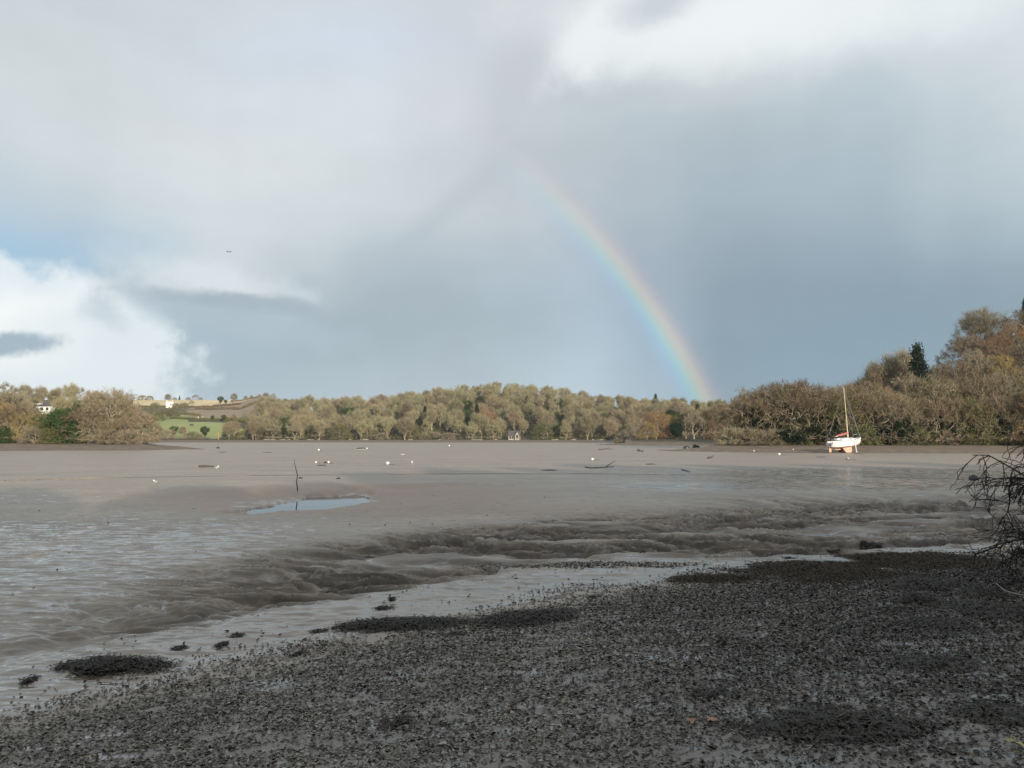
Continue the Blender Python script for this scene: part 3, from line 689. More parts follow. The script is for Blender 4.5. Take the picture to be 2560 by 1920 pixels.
# the wooded hill across the estuary
def zone_x(u):
    for lim, t in ((700, 'by the vineyard'), (850, 'right of twin bushes'), (1000, 'between fields and summit'), (1150, 'left of summit'),
                   (1330, 'above the boathouse'), (1450, 'right of summit'), (1580, 'above the weed spit'), (1720, 'under the rainbow'), (9999, 'behind the near wood')):
        if u < lim: return t
HILLN = []
def hill_wood():
    g = 'trees of the wooded hill across the estuary'
    rows = [466, 476, 489, 504, 522, 541, 561, 583, 605, 628]
    for ri, D in enumerate(rows):
        u = 565+rnd.uniform(0, 25)
        row = 'at waterline' if ri == 0 else 'on lowest slope' if ri < 3 else 'on mid slope' if ri < 7 else 'on upper slope' if ri < 9 else 'on crest'
        while u < 1860:
            Y = D+rnd.uniform(-5, 5); step = rnd.uniform(13.0, 17.0)/D*F*(.9 if ri < 2 else 1.1 if ri < 7 else .95)
            ok = not (u < 655 and 482 < D < 640 and u < 640) and not (D > 560 and u < 668)
            if 1255 < u < 1318 and D < 478: ok = False
            if D < 520 and u > 1700: ok = False
            if ok:
                r = rnd.random()
                if ri <= 1: k = rnd.choice(['hil1', 'shrb', 'hil1', 'hil2', 'shro', 'oak3', 'olv1', 'shrb', 'ash3'])
                elif ri < 7: k = 'grn2' if r < .02 else 'ivy1' if r < .07 else 'rus1' if r < .10+.07*(u > 1500) else 'olv1' if r < .17 else rnd.choice(['ash1', 'ash2', 'ash3', 'hil1', 'ash1', 'hil2'])
                else: k = rnd.choice(['ash3', 'hil1', 'hil2', 'hil1', 'ash1'])
                sc = rnd.uniform(.72, 1.05); 
                if k in ('ash1', 'ash2'): sc *= .88
                if ri >= 7: sc = rnd.uniform(.72, .9)
                if k in ('shrb', 'shro'): sc = rnd.uniform(.8, 1.3)
                if k == 'ivy1': sc = rnd.uniform(.8, 1.1)
                tree(k, onland(u, Y), f"{LOOK[k]} {row} of far hill, {zone_x(u)}".replace('tall pale-stemmed bare', 'tall pale-stemmed').replace('slender pale-stemmed bare', 'slender pale-stemmed'), g, sc, sxy=sc*rnd.uniform(1.0, 1.3)); HILLN.append((u, Y))
            u += step
    for u, D, k, s, lb in ((690, 478, 'grn1', 1.25, 'big green bush at the waterline, left of the twin bushes'), (722, 480, 'grn1', 1.2, 'big green bush at the waterline, right of the twin bushes'),
                       (1062, 505, 'con1', .9, 'dark narrow conifer on the low slope left of the summit'), (1192, 500, 'con1', .95, 'dark tall conifer on the slope above and left of the boathouse'),
                       (1398, 478, 'grn1', .95, 'dark green bush at the waterline right of the boathouse'), (1405, 500, 'grn2', .8, 'blackish evergreen above the green waterline bush near the boathouse'),
                       (1640, 640, 'con1', 1.0, 'lone dark conifer poking above the far skyline under the rainbow'), (1622, 640, 'grn2', .9, 'round evergreen beside the lone skyline conifer'),
                       (1600, 640, 'grn2', .8, 'dark domed evergreen on the far skyline, left of the conifer'), (1583, 650, 'fine', .8, 'faint feathery bare tree on the skyline left of the conifer'),
                       (1668, 640, 'fine', .8, 'bare fan-shaped tree on the skyline right of the conifer'), (1706, 640, 'ash3', 1.0, 'domed bare tree on the skyline at the foot of the rainbow')):
        tree(k, onland(u, D), lb, g, s)
hill_wood()
def fields():
    g = 'lone trees on the far field skyline'
    for u, k, s, lb in ((352, 'shrb', 1.6, 'bluish bare bush at the left end of the far skyline'), (372, 'shrb', 1.4, 'second low bare bush on the far skyline behind the big oak'), (417, 'fine', .55, 'bare round-headed tree on the skyline above the white cottage'),
                        (446, 'con1', .38, 'small dark conifer on the skyline right of the cottage'), (434, 'shrb', .9, 'tiny bush left of the small skyline conifer'), (468, 'shrb', .9, 'tiny bush right of the small skyline conifer'), (486, 'oak2', .58, 'flat-topped bare tree standing alone on the skyline'),
                        (499, 'shrb', .8, 'low bush at the foot of the flat-topped skyline tree'), (612, 'fine', .34, 'small bare tree right of the ivy-clad skyline pair'), (627, 'fine', .32, 'smaller faint bare tree, next right on the skyline'), (646, 'shrb', 1.1, 'low skyline bush before the tree row'),
                        (662, 'fine', .62, 'first tree of the bare skyline row'), (680, 'oak3', .80, 'dense second tree of the bare skyline row'), (695, 'fine', .5, 'thin third tree of the bare skyline row'), (712, 'fine', .66, 'fourth tree of the bare skyline row, leaning'), (730, 'fine', .82, 'tallest last tree of the bare skyline row')):
        tree(k, onland(u, 1010), lb, g, s, cat='bush' if k == 'shrb' else 'tree')
    for u, D, k, s, lb in ((549, 905, 'ivy1', .95, 'dark ivy-clad tree at the right edge of the yellow stubble field'), (562, 905, 'ivy1', .6, 'short ivy-clad stump right of the taller one by the stubble field'), (583, 930, 'ash3', .85, 'bare tree with ivied trunk on the ridge of the stubble field'),
                           (476, 855, 'oak3', .58, 'round grey bare bush in the stubble field right of the cottage'), (461, 850, 'shrb', 1.2, 'small bare bush left of the round field bush'),
                           (440, 800, 'shrb', 1.3, 'low bush in the garden right of the white cottage'), (456, 790, 'shro', 1.3, 'olive garden bush right of the white cottage')):
        tree(k, onland(u, D), lb, 'trees between the far fields', s)
    # hedges: each a continuous clipped or straggling line of bushes
    def hedge(pts, h, w, col, label, n=None):
        rng = np.random.default_rng(len(label)); P = [onland(u, D) for u, D in pts]; V = []; 
        L = sum((P[i+1]-P[i]).length for i in range(len(P)-1)); m = int(L*110)
        cum = [0]
        for i in range(len(P)-1): cum.append(cum[-1]+(P[i+1]-P[i]).length)
        t = rng.uniform(0, L, m); c = np.stack([np.interp(t, cum, [p[i] for p in P]) for i in range(3)], 1)
        hh = h*(.75+.5*fbm(t*.12, t*0+3, 3, 4)+.2); 
        a = rng.uniform(0, 2*np.pi, m); r = rng.uniform(0, 1, m)**.5
        c[:, 0] += rng.normal(size=m)*.2; c[:, 1] += np.cos(a)*r*w; zz = rng.uniform(0, 1, m)
        c[:, 2] = H(c[:, 0], c[:, 1])+zz*hh*(1-.4*np.abs(np.cos(a)*r))
        A = rng.normal(size=(m, 3)); A /= np.linalg.norm(A, axis=1)[:, None]; B = np.cross(A, rng.normal(size=(m, 3))); B /= np.linalg.norm(B, axis=1)[:, None]
        s = .38*rng.uniform(.5, 1.2, m)[:, None]
        V = np.stack([c-A*s, c+B*s*.6, c+A*s, c-B*s*.6], 1).reshape(-1, 3); b = np.arange(m)*4
        o = mesh_np('hedge', V, np.stack([b, b+1, b+2, b+3], 1), col); tag(o, label, 'hedge', 'hedges between the far fields')
    hedge([(340, 842), (400, 840), (438, 838)], 2.6, 1.2, TW_OLV, 'dark hedge running left of the white cottage, under the stubble field')
    hedge([(440, 838), (500, 838), (540, 870), (600, 905)], 2.4, 1.2, TW_BRN, 'brown hedge along the lower edge of the stubble field')
    hedge([(485, 772), (560, 772), (648, 770)], 3.0, 1.4, TW_BRN, 'long brown hedge above the bare vineyard')
    hedge([(575, 960), (620, 985), (660, 1000)], 2.2, 1.2, TW_BRN, 'thin hedge on the skyline right of the stubble field')
    hedge([(430, 650), (470, 630), (500, 615), (560, 600)], 2.2, 1.2, TW_OLV, 'ragged hedge between the green pasture and the bare vineyard')
    hedge([(560, 600), (600, 578), (622, 545), (612, 510), (590, 484)], 3.2, 2.6, TW_OLV, 'brown hedge curving round the right end of the green pasture')
    hedge([(420, 760), (440, 720), (480, 690), (500, 680)], 2.4, 1.4, TW_OLV, 'olive hedge stepping down from the white cottage to the vineyard')
    for u, D, k, s, lb in ((386, 476, 'olv1', .8, 'grey-green tree at the waterline just right of the big leaning oak'), (396, 480, 'oak3', .55, 'pale bare tree on the shore at the left foot of the pasture'), (418, 476, 'shrb', 1.3, 'pale round bush on the shore left of the pasture'),
                           (434, 484, 'ivy1', .72, 'leaning ivy-green tree at the left edge of the pasture'), (456, 476, 'ash3', .52, 'small thin tree in front of the pasture, left of centre'), (512, 478, 'ivy1', .74, 'stout ivy-clad tree standing in front of the green pasture'),
                           (394, 600, 'olv1', .75, 'small olive tree on the slope left above the pasture'), (412, 640, 'shro', 1.6, 'olive thicket left above the pasture'), (385, 500, 'olv1', .8, 'olive tree behind the shore left of the pasture'), (376, 530, 'olv1', 1.0, 'tall olive tree on the slope below the white cottage'), (430, 680, 'shro', 1.6, 'olive thicket below the white cottage, right'), (385, 700, 'olv1', 1.1, 'olive tree below the white cottage, left'),
                           (482, 474, 'shro', 1.0, 'low bush on the shore in front of the pasture, left'), (497, 473, 'shrb', .8, 'small pale bush on the shore left of the ivy-clad tree'), (570, 474, 'shro', 1.1, 'low bush on the shore in front of the pasture, right'), (470, 473, 'shrb', .9, 'pale shore bush under the small thin tree'),
                           (500, 620, 'ash3', .3, 'small bare tree in the ragged hedge'), (530, 606, 'ivy1', .4, 'dark bush-like tree in the ragged hedge'), (558, 592, 'ivy1', .5, 'dark rounded tree where the hedge turns down'), (584, 585, 'ash3', .4, 'brown bare tree at the top of the curving hedge'), (612, 572, 'oak3', .45, 'bare tree on the curving hedge'), (632, 540, 'ash2', .6, 'pale-stemmed tree right of the pasture'), (628, 478, 'shrb', 1.3, 'pale tangled bush at the waterline right of the pasture'), (646, 478, 'shrb', 1.5, 'second pale tangled bush at the waterline right of the pasture'), (628, 510, 'ash1', .72, 'white-stemmed tree between the pasture and the hill wood'), (648, 560, 'ash3', .9, 'round brown tree right of the bare vineyard'), (655, 600, 'oak3', .85, 'grey-brown tree at the right edge of the vineyard'), (660, 525, 'grn2', .55, 'dark narrow evergreen at the right of the pasture hedge')):
        tree(k, onland(u, D), lb, 'trees around the green pasture', s)
fields()
def right_wood():
    g = 'trees of the near wood on the right shore'
    def lbl(k, u, part): 
        w = ('at the left tip' if u < 1850 else 'left of the sailing boat' if u < 2030 else 'behind the sailing boat mast' if u < 2140 else 'just right of the sailing boat' if u < 2260 else 'below the dark conifer' if u < 2360 else 'below the domed hilltop tree' if u < 2480 else 'at the right edge' if u < 2580 else 'beyond the right edge')
        return f"{LOOK[k]} {part} {w}"
    for u, D, k, s in ((1838, 178, 'oak2', .62), (1880, 176, 'oak1', .86), (1925, 175, 'oak2', 1.0), (1985, 174, 'oak1', 1.05), (2040, 173, 'oak2', 1.0), (2092, 172, 'olv1', 1.12), (2150, 172, 'oak2', .98),
                       (2205, 171, 'oak1', .88), (2255, 170, 'oak3', .80), (2310, 170, 'oak2', .85), (2365, 170, 'oak1', .78), (2420, 169, 'olv1', .95), (2475, 169, 'oak1', .82), (2530, 168, 'oak2', .85), (2590, 168, 'oak1', .85), (2650, 168, 'oak2', .9)):
        tree(k, onland(u, D), lbl(k, u, 'overhanging the mud'), g, s*rnd.uniform(.97, 1.03), sxy=s*1.02)
    for u in (1905, 1955, 2010, 2065, 2120, 2178, 2230, 2283, 2338, 2392, 2448, 2502, 2560):
        tree('grn2', onland(u, rnd.choice((177, 179, 181))), lbl('grn2', u, 'under the oaks'), g, rnd.uniform(.6, .78), sxy=1.15)
    for i in range(27):
        u = 1842+i*28+rnd.uniform(-9, 9); k = ('grn2', 'shro', 'grn2', 'shrb', 'grn2')[i % 5] if i > 2 else 'shrb'; f = 2.2 if k[0] == 's' else 1.; tree(k, onland(u, rnd.uniform(168.5, 171.5)), lbl(k, u, 'low against the beach'), g, f*rnd.uniform(.26, .46), sxy=rnd.uniform(.6, .9)*(1.6 if k[0] == 's' else 1))
    for u, D, k, s in ((1868, 190, 'oak3', .75), (1895, 186, 'oakb', .98), (1948, 184, 'oakb', 1.13), (2005, 184, 'oakb', 1.12), (2065, 188, 'oak1', .95), (2118, 184, 'oakb', .93), (2185, 183, 'oakb', 1.08), (2232, 186, 'och1', .9), (2285, 186, 'oak3', 1.05), (2338, 184, 'oakb', 1.08),
                       (2395, 185, 'oak1', .85), (2450, 184, 'oakb', .95), (2505, 184, 'oak3', .9), (2560, 184, 'oakb', .95), (2620, 184, 'oak1', .9)):
        tree(k, onland(u, D), lbl(k, u, 'in the second rank'), g, s)
    for u, D, k, s in ((2090, 204, 'ash1', .72), (2125, 204, 'ash2', .76), (2165, 204, 'ash1', .86), (2195, 203, 'ash2', .95), (2228, 203, 'ash1', 1.06), (2262, 203, 'ash2', 1.08), (2345, 200, 'oak3', .95), (2400, 200, 'oakb', .92), (2455, 200, 'oak3', .85), (2510, 200, 'och1', .9), (2565, 200, 'oak1', .9),
                       (2400, 216, 'oak1', .8), (2450, 214, 'oak1', .75), (2500, 214, 'rus1', .55), (2550, 214, 'rus1', .72), (2600, 216, 'oak1', 1.)):
        tree(k, onland(u, D), lbl(k, u, 'high on the bank'), g, s)
    for u, D, k, s, lb in ((2300, 194, 'con1', 1.30, 'dark narrow conifer standing above the right wood'), (2345, 212, 'olv1', .95, 'pale green leafy tree beside the dark conifer'), (2420, 226, 'oak1', .62, 'brown oak on the left shoulder of the hilltop'),
                           (2462, 222, 'fine', .88, 'big domed hilltop tree with fine pale twigs and forked dark trunk'), (2578, 232, 'con1', .70, 'dark conifer on the hilltop at the right edge'), (2530, 238, 'rus1', .42, 'russet oak on the hilltop right of the domed tree')):
        tree(k, onland(u, D), lb, g, s)
    for u, D, k, s in ((1560, 300, 'shrb', 1.2), (1590, 292, 'oak3', .62), (1618, 290, 'och1', .62), (1640, 296, 'rus1', .78), (1662, 305, 'och1', .95), (1610, 312, 'oak1', .8), (1692, 292, 'grn2', .55), (1715, 300, 'oak1', .8), (1735, 292, 'oak3', .8), (1760, 300, 'ash1', .7), (1785, 290, 'rus1', .5),
                       (1700, 330, 'grn1', .95), (1745, 330, 'con1', .8), (1755, 332, 'grn1', .9), (1725, 340, 'grn2', .8), (1780, 330, 'och1', 1.), (1800, 300, 'olv1', 1.2), (1815, 290, 'oak1', 1.), (1840, 300, 'olv1', 1.2), (1672, 340, 'grn2', .85), (1640, 340, 'oak3', .95), (1610, 345, 'oak3', .9), (1582, 330, 'oak3', .7)):
        w = 'nearest its tip' if u < 1630 else 'midway' if u < 1720 else 'by the near wood' if u < 1800 else 'half hidden'
        tree(k, onland(u, D), f"{LOOK[k]} on the point behind the weed spit, {w}, {'front' if D < 310 else 'back'}", 'trees on the wooded point behind the weed spit', s)
right_wood()
def left_wood():
    g = 'trees on the left shore'
    tree('great', onland(270, 191), 'great spreading oak with tangled pale limbs, right end of the left shore', g, 1.02, sxy=1.08, rz=2.0)
    tree('great', onland(338, 192), 'lower brown oak leaning over the mud, under the great spreading oak', g, .66, sxy=.72, rz=.7)
    tree('oak2', onland(222, 186), 'low gnarled oak at the left foot of the great spreading oak', g, .68, sxy=.8)
    tree('oak3', onland(300, 205), 'bare oak close behind the great spreading oak', g, .95)
    for u, D, k, s, lb in ((250, 184, 'oak1', .5, 'small low oak before the great spreading oak, left'), (296, 184, 'oak2', .48, 'small low oak before the great spreading oak, right'), (275, 182, 'shrb', .8, 'pale tangled scrub at the foot of the great spreading oak'), (320, 183, 'shrb', .8, 'brown scrub right of the great oak foot'), (0, 275, 'hil1', .8, 'pale knotty oak on the left hill, first of the upper row'), (48, 280, 'hil1', .72, 'pale knotty oak on the left hill, second of the upper row'), (78, 300, 'hil2', .5, 'pale upright oak behind the white house, left'), (150, 290, 'hil1', .6, 'pale knotty oak right of the white house'), (180, 280, 'hil2', .6, 'upright pale oak between the white house and great oak'), (215, 275, 'hil1', .62, 'pale knotty oak close left of the great oak, behind'), (130, 330, 'hil2', .62, 'pale upright oak behind the white house, right side'), (-60, 188, 'oak1', .9, 'brown oak beyond the left edge'), (-15, 190, 'och1', .95, 'ochre tree cut by the left edge of the picture'), (32, 187, 'oak1', .72, 'pale forked oak at the left, before yellow leaves'), (62, 188, 'och1', .72, 'small bright yellow tree at the left'),
                           (92, 196, 'oak3', .60, 'grey bare tree below the white house'), (122, 188, 'olv1', .72, 'grey-green leafy tree below the white house'), (160, 186, 'grn1', .80, 'dark green bush left of the great oak'), (178, 200, 'grn1', .9, 'taller dark green bush behind the low gnarled oak'), (8, 184, 'grn1', .42, 'bright green bush at the bottom left shore'), (85, 183, 'shrb', .9, 'pale twisted bush on the left shore'), (130, 183, 'shro', .8, 'yellow-green bush at the foot of the left trees'),
                           (20, 225, 'oak3', .9, 'bare tree in the second rank at the left'), (55, 235, 'ash3', .66, 'round bare tree left of the white house'), (-30, 230, 'oak1', .9, 'brown tree second rank beyond the left edge'), (150, 240, 'ash1', .62, 'thin bare tree right of the white house'), (190, 235, 'ash3', .65, 'bare tree behind the dark green bush'),
                           (2, 262, 'grn1', 1.0, 'round-topped pine-like evergreen on the left skyline'), (30, 262, 'grn2', .78, 'second round evergreen on the left skyline'), (15, 300, 'oak3', .9, 'bare tree on the hill at the far left'), (60, 345, 'ash3', .8, 'bare skyline tree above the white house, left'), (100, 350, 'ash1', .66, 'bare skyline tree above the white house'), (140, 345, 'ash3', .72, 'bare skyline tree above the white house, right'), (175, 330, 'ash1', .7, 'thin bare skyline tree between house and great oak'), (205, 300, 'oak3', .8, 'bare tree on the slope left of the great oak'), (235, 290, 'ash3', .7, 'round bare tree behind the great oak')):
        tree(k, onland(u, D), lb, g, s)
left_wood()
def outer_wood():
    for i in range(30):
        u = 2630+(i % 10)*52+rnd.uniform(-15, 15); D = (166, 184, 206)[i//10]+rnd.uniform(-3, 3); k = rnd.choice(['oak1', 'oak2', 'oakb', 'oak3', 'rus1'])
        tree(k, onland(u, D), f"{LOOK[k]} of the right shore wood, {('by the mud', 'in the second rank', 'high on the bank')[i//10]}, outside the picture", 'trees of the near wood on the right shore', rnd.uniform(.85, 1.05))
    for i in range(14):
        u = -110-(i % 7)*75; D = (188, 225)[i//7]+rnd.uniform(-4, 4); k = rnd.choice(['oak1', 'oak3', 'och1', 'oak2'])
        tree(k, onland(u, D), f"{LOOK[k]} of the left shore, {('by the mud', 'behind')[i//7]}, outside the picture", 'trees on the left shore', rnd.uniform(.8, 1.))
outer_wood()
# the wood behind the photographer: never in frame, it throws the shade on the foreground
def behind_wood():
    g = 'trees on the bank behind the viewpoint'
    for i, (x, y, k, s) in enumerate(((-34, -19, 'grn1', .8), (-24, -18, 'grn2', .7), (-15, -20, 'grn1', .8), (-6, -18, 'grn1', .8), (3, -20, 'grn2', .72), (11, -19, 'grn1', .85), (19, -21, 'grn1', .9), (27, -19, 'grn2', .8), (35, -21, 'grn1', .95), (44, -20, 'grn1', .9), (54, -22, 'grn2', .85), (64, -21, 'grn1', .9), (75, -22, 'grn1', .9), (88, -22, 'grn1', 1.),
                                      (14, 0, 'grn1', .9), (21, 6, 'grn1', .8), (9, -9, 'grn1', .9), (24, -6, 'grn2', .9), (-3, -8, 'grn1', .7))):
        tree(k, Vector((x, y, gz(x, y))), 'dark evergreen on the bank behind the viewpoint, outside the picture', g, s)
behind_wood()
# the rest of the hill wood past the three hundred nearest trees, and its brush
def far_woodland():
    rng = np.random.default_rng(8); T = []
    for q in range(4):
        (lv, lf), (cv, cf) = gen_tree(seed=60+q, h=14, rad=4.4, base=.1, trunk_r=.28, gnarl=.1, npts=110, ntw=20, twl=2.3, tww=.06, shape=('fan', 'ball', 'dome', 'fan')[q], forks=4, up=.5); T.append((lv, lf, cv, cf))
    Va, Vb, Fa, Fb, Fc = [], [], [], [], []; na = nb_ = 0
    for D in (483, 497, 513, 531, 551, 572, 594, 616, 640, 652):
        u = 660 if D > 480 else 700
        while u < 1800:
            Y = D+rng.uniform(-6, 6); p = onland(u+rng.uniform(-8, 8), Y); lv, lf, cv, cf = T[rng.integers(4)]; s = rng.uniform(.62, .88); sx = s*rng.uniform(1., 1.25); a = rng.uniform(0, 6.28); c_, s_ = math.cos(a), math.sin(a)
            def tr(V): return np.stack([(V[:, 0]*c_-V[:, 1]*s_)*sx+p.x, (V[:, 0]*s_+V[:, 1]*c_)*sx+p.y, V[:, 2]*s+p.z-.3], 1)
            Va.append(tr(lv)); Fa.append(lf+na); na += len(lv); Vb.append(tr(cv)); Fb.append(cf[0]+nb_); Fc.append(cf[1]+nb_); nb_ += len(cv)
            u += rng.uniform(13, 18)/D*F*.95
    V = np.concatenate(Va+Vb); o = mesh_np('far_woodland', V, [np.concatenate(Fa), np.concatenate(Fb)+na, np.concatenate(Fc)+na], BARKW); o.data.materials.append(TW_HIL)
    k = np.ones(len(o.data.polygons), np.int32); k[:sum(len(f) for f in Fa)] = 0; o.data.polygons.foreach_set('material_index', k)
    tag(o, 'pale bare trees massed between the single trees of the far wooded hill', 'woodland', kind='stuff')
far_woodland()
def undergrowth():
    rng = np.random.default_rng(3); m = 50000
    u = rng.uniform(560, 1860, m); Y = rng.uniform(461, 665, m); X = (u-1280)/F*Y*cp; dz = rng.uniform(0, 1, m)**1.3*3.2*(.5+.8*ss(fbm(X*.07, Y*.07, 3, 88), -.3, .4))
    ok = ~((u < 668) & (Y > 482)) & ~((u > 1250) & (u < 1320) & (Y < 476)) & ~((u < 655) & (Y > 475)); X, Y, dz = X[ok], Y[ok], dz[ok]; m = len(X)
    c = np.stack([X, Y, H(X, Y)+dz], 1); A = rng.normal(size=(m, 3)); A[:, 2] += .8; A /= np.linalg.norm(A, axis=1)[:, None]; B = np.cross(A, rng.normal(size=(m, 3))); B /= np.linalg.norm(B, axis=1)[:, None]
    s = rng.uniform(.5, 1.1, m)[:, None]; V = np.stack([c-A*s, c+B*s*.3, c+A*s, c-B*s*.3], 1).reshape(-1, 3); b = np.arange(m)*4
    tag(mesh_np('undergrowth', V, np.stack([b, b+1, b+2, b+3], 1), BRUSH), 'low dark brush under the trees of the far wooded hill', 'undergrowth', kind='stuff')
undergrowth()

# ------------------------------------------------------------------ buildings
WHITE = plain('white_render', (.78, .77, .72), .8, .06); SLATE = plain('slate', (.085, .082, .088), .7, .2, 3.); GLASS = plain('dark_glass', (.02, .025, .03), .12, .1)
TIMB = plain('dark_timber', (.06, .045, .035), .8, .2); STONE = plain('shore_stone', (.30, .26, .21), .9, .3, 4.); CHIM = plain('white_chimney', (.70, .68, .63), .8, .1)
def gable_house(loc, rz, L, Wd, hw, hr, name, label, roofmat, wins, chim=(), timber=False, wing=None, ov=.35, wm=None):
    WHITE = wm or globals()['WHITE']
    e = empty(name, loc, rz)
    MB().add([(-L/2,-Wd/2,-1),(L/2,-Wd/2,-1),(L/2,Wd/2,-1),(-L/2,Wd/2,-1),(-L/2,-Wd/2,hw),(L/2,-Wd/2,hw),(L/2,Wd/2,hw),(-L/2,Wd/2,hw),(-L/2,0,hw+hr),(L/2,0,hw+hr)],
             [(0,1,5,4),(2,3,7,6),(1,2,6,9,5),(3,0,4,8,7),(0,3,2,1)]).build('wall', WHITE, e)
    def roof(L, Wd, hw, hr, par, nm='roof', x0=0, turn=False):
        k = ov; t = .18; sl = hr/(Wd/2); V = []
        for x in (-L/2-k, L/2+k):
            for y, z in ((-Wd/2-k, hw-sl*k), (0, hw+hr), (Wd/2+k, hw-sl*k)): V += [(x, y, z+.02), (x, y, z+t+.02)]
        if turn: V = [(-y+x0, x, z) for x, y, z in V]
        return MB().add(V, [(0,2,3,1),(2,4,5,3),(6,7,9,8),(8,9,11,10),(1,3,9,7),(3,5,11,9),(0,6,8,2),(2,8,10,4),(0,1,7,6),(4,10,11,5)]).build(nm, roofmat, par)
    r = roof(L, Wd, hw, hr, e)
    for x in chim:
        MB().box(x-.45, x+.45, -.4, .4, hw+hr-.7, hw+hr+1.3).box(x-.55, x+.55, -.5, .5, hw+hr+1.3, hw+hr+1.45).tube([(x, 0, hw+hr+1.4), (x, 0, hw+hr+1.85)], .16).build('chimney', CHIM, r)
    for x, z, w, h in wins:
        f = MB().box(x-w/2-.08, x+w/2+.08, -Wd/2-.05, -Wd/2+.02, z-.08, z+h+.08).build('window', TIMB if timber else WHITE, e)
        MB().box(x-w/2, x+w/2, -Wd/2-.075, -Wd/2-.03, z, z+h).build('pane', GLASS, f)
    if wing:
        x0, w2, d2, hw2, hr2 = wing      # a gabled wing projecting to the front
        y0 = -Wd/2-d2
        MB().add([(x0-w2/2,y0,-1),(x0+w2/2,y0,-1),(x0+w2/2,0,-1),(x0-w2/2,0,-1),(x0-w2/2,y0,hw2),(x0+w2/2,y0,hw2),(x0+w2/2,0,hw2),(x0-w2/2,0,hw2),(x0,y0,hw2+hr2),(x0,0,hw2+hr2)],
                 [(0,1,5,8,4),(1,2,6,5),(3,0,4,7),(4,8,9,7),(8,5,6,9)]).build('gable_wing', WHITE, e)
        k = .3; sl = hr2/(w2/2)
        V = []
        for y in (y0-k, .2):
            for x, z in ((x0-w2/2-k, hw2-sl*k), (x0, hw2+hr2), (x0+w2/2+k, hw2-sl*k)): V += [(x, y, z+.03), (x, y, z+.2)]
        MB().add(V, [(0,1,3,2),(2,3,5,4),(6,8,9,7),(8,10,11,9),(1,7,9,3),(3,9,11,5),(0,2,8,6),(2,4,10,8),(0,6,7,1),(4,5,11,10)]).build('wing_roof', roofmat, e)
        f = MB().box(x0-.62, x0+.62, y0-.05, y0+.02, hw2-1.4, hw2+.1).build('window', TIMB, e); MB().box(x0-.5, x0+.5, y0-.08, y0-.03, hw2-1.3, hw2).build('pane', GLASS, f)
        if timber:
            tb = MB()
            for x in (x0-w2/2+.1, x0, x0+w2/2-.1): tb.box(x-.09, x+.09, y0-.045, y0+.01, 0, hw2-1.5 if x == x0 else hw2)
            tb.box(x0-w2/2, x0+w2/2, y0-.048, y0+.012, hw2+.25, hw2+.43); tb.box(x0-w2/2, x0+w2/2, y0-.042, y0+.008, .9, 1.08)
            tb.tube([(x0-w2/2*.8, y0-.03, hw2+.4), (x0, y0-.03, hw2+hr2-.2), (x0+w2/2*.8, y0-.03, hw2+.4)], .09, 4)
            tb.build('timber_frame', TIMB, e)
    tag(e, label, 'house'); return e
v = onland(422, 840)
gable_house(v, R(12), 6.6, 4.8, 3.9, 2.2, 'cottage', 'small white cottage with end chimneys and gable wing, in the fields above the green pasture', WHITE, ((-2.4, .9, .8, 1.1), (-2.4, 3.1, .8, 1.0), (.3, 3.1, .8, 1.0)), (-2.8, 2.8), wing=(1.9, 2.8, 1.4, 3.6, 1.8))
v = onland(116, 300); v.z = max(v.z+.6, 11.9)
gable_house(v, R(-8), 6.0, 5, 2.3, .6, 'white_house', 'low white house with dark windows among the trees on the left hillside', SLATE, ((-2.2, .7, .8, 1.1), (-.4, .7, 1.3, 1.1), (1.9, .7, 1.0, 1.1)), ())
v = onland(86, 332); v.z = max(v.z, 13.2)
gable_house(v, R(-8), 4.6, 3.5, 2.4, .8, 'outbuilding', 'small white outbuilding above and left of the low white house', WHITE, ((0, .8, .8, .9),), ())
v = onland(1290, 463)
gable_house(Vector((v.x-.9, v.y, .7)), R(-6), 6.6, 4.4, 2.7, 2.6, 'boathouse', 'half-timbered boathouse with dark hipped roof and front gable, on the far shore', SLATE, ((-2.2, .8, .9, 1.2), (-.8, .8, .9, 1.2)), (), timber=True, wing=(1.9, 2.8, 1.0, 2.7, 2.3), wm=plain('weathered_cream', (.46, .41, .34), .85, .15))
v = onland(501, 640)
gable_house(v, R(5), 3.4, 2.4, 1.5, .5, 'field_shelter', 'tiny white shelter by the ragged hedge below the bare vineyard', WHITE, ((0, .4, .7, .6),), ())
# pale stones along the far waterline
def shore_rocks():
    rng = random.Random(5)
    for i in range(34):
        u = rng.choice([rng.uniform(652, 800), rng.uniform(800, 1250), rng.uniform(1310, 1560)]); Y = 461+rng.uniform(-1.5, 2.5); v = onland(u, Y); rx = rng.uniform(.7, 2.2); f = [rng.uniform(.75, 1.2) for _ in range(7)]
        o = MB().ell((0, 0, 0), (rx, rx*.6, rng.uniform(.35, .75)), 9, 5, lambda q: f[int(abs(q.x*3.1+q.z*2.3+q.y*1.7)*2) % 7]).build('shore_rock', STONE)
        o.location = v; w = 'under the twin green bushes' if u < 800 else 'left of the boathouse' if u < 1250 else 'right of the boathouse'
        tag(o, f'pale rock on the far waterline {w}', 'rock', 'pale rocks along the far waterline')
shore_rocks()

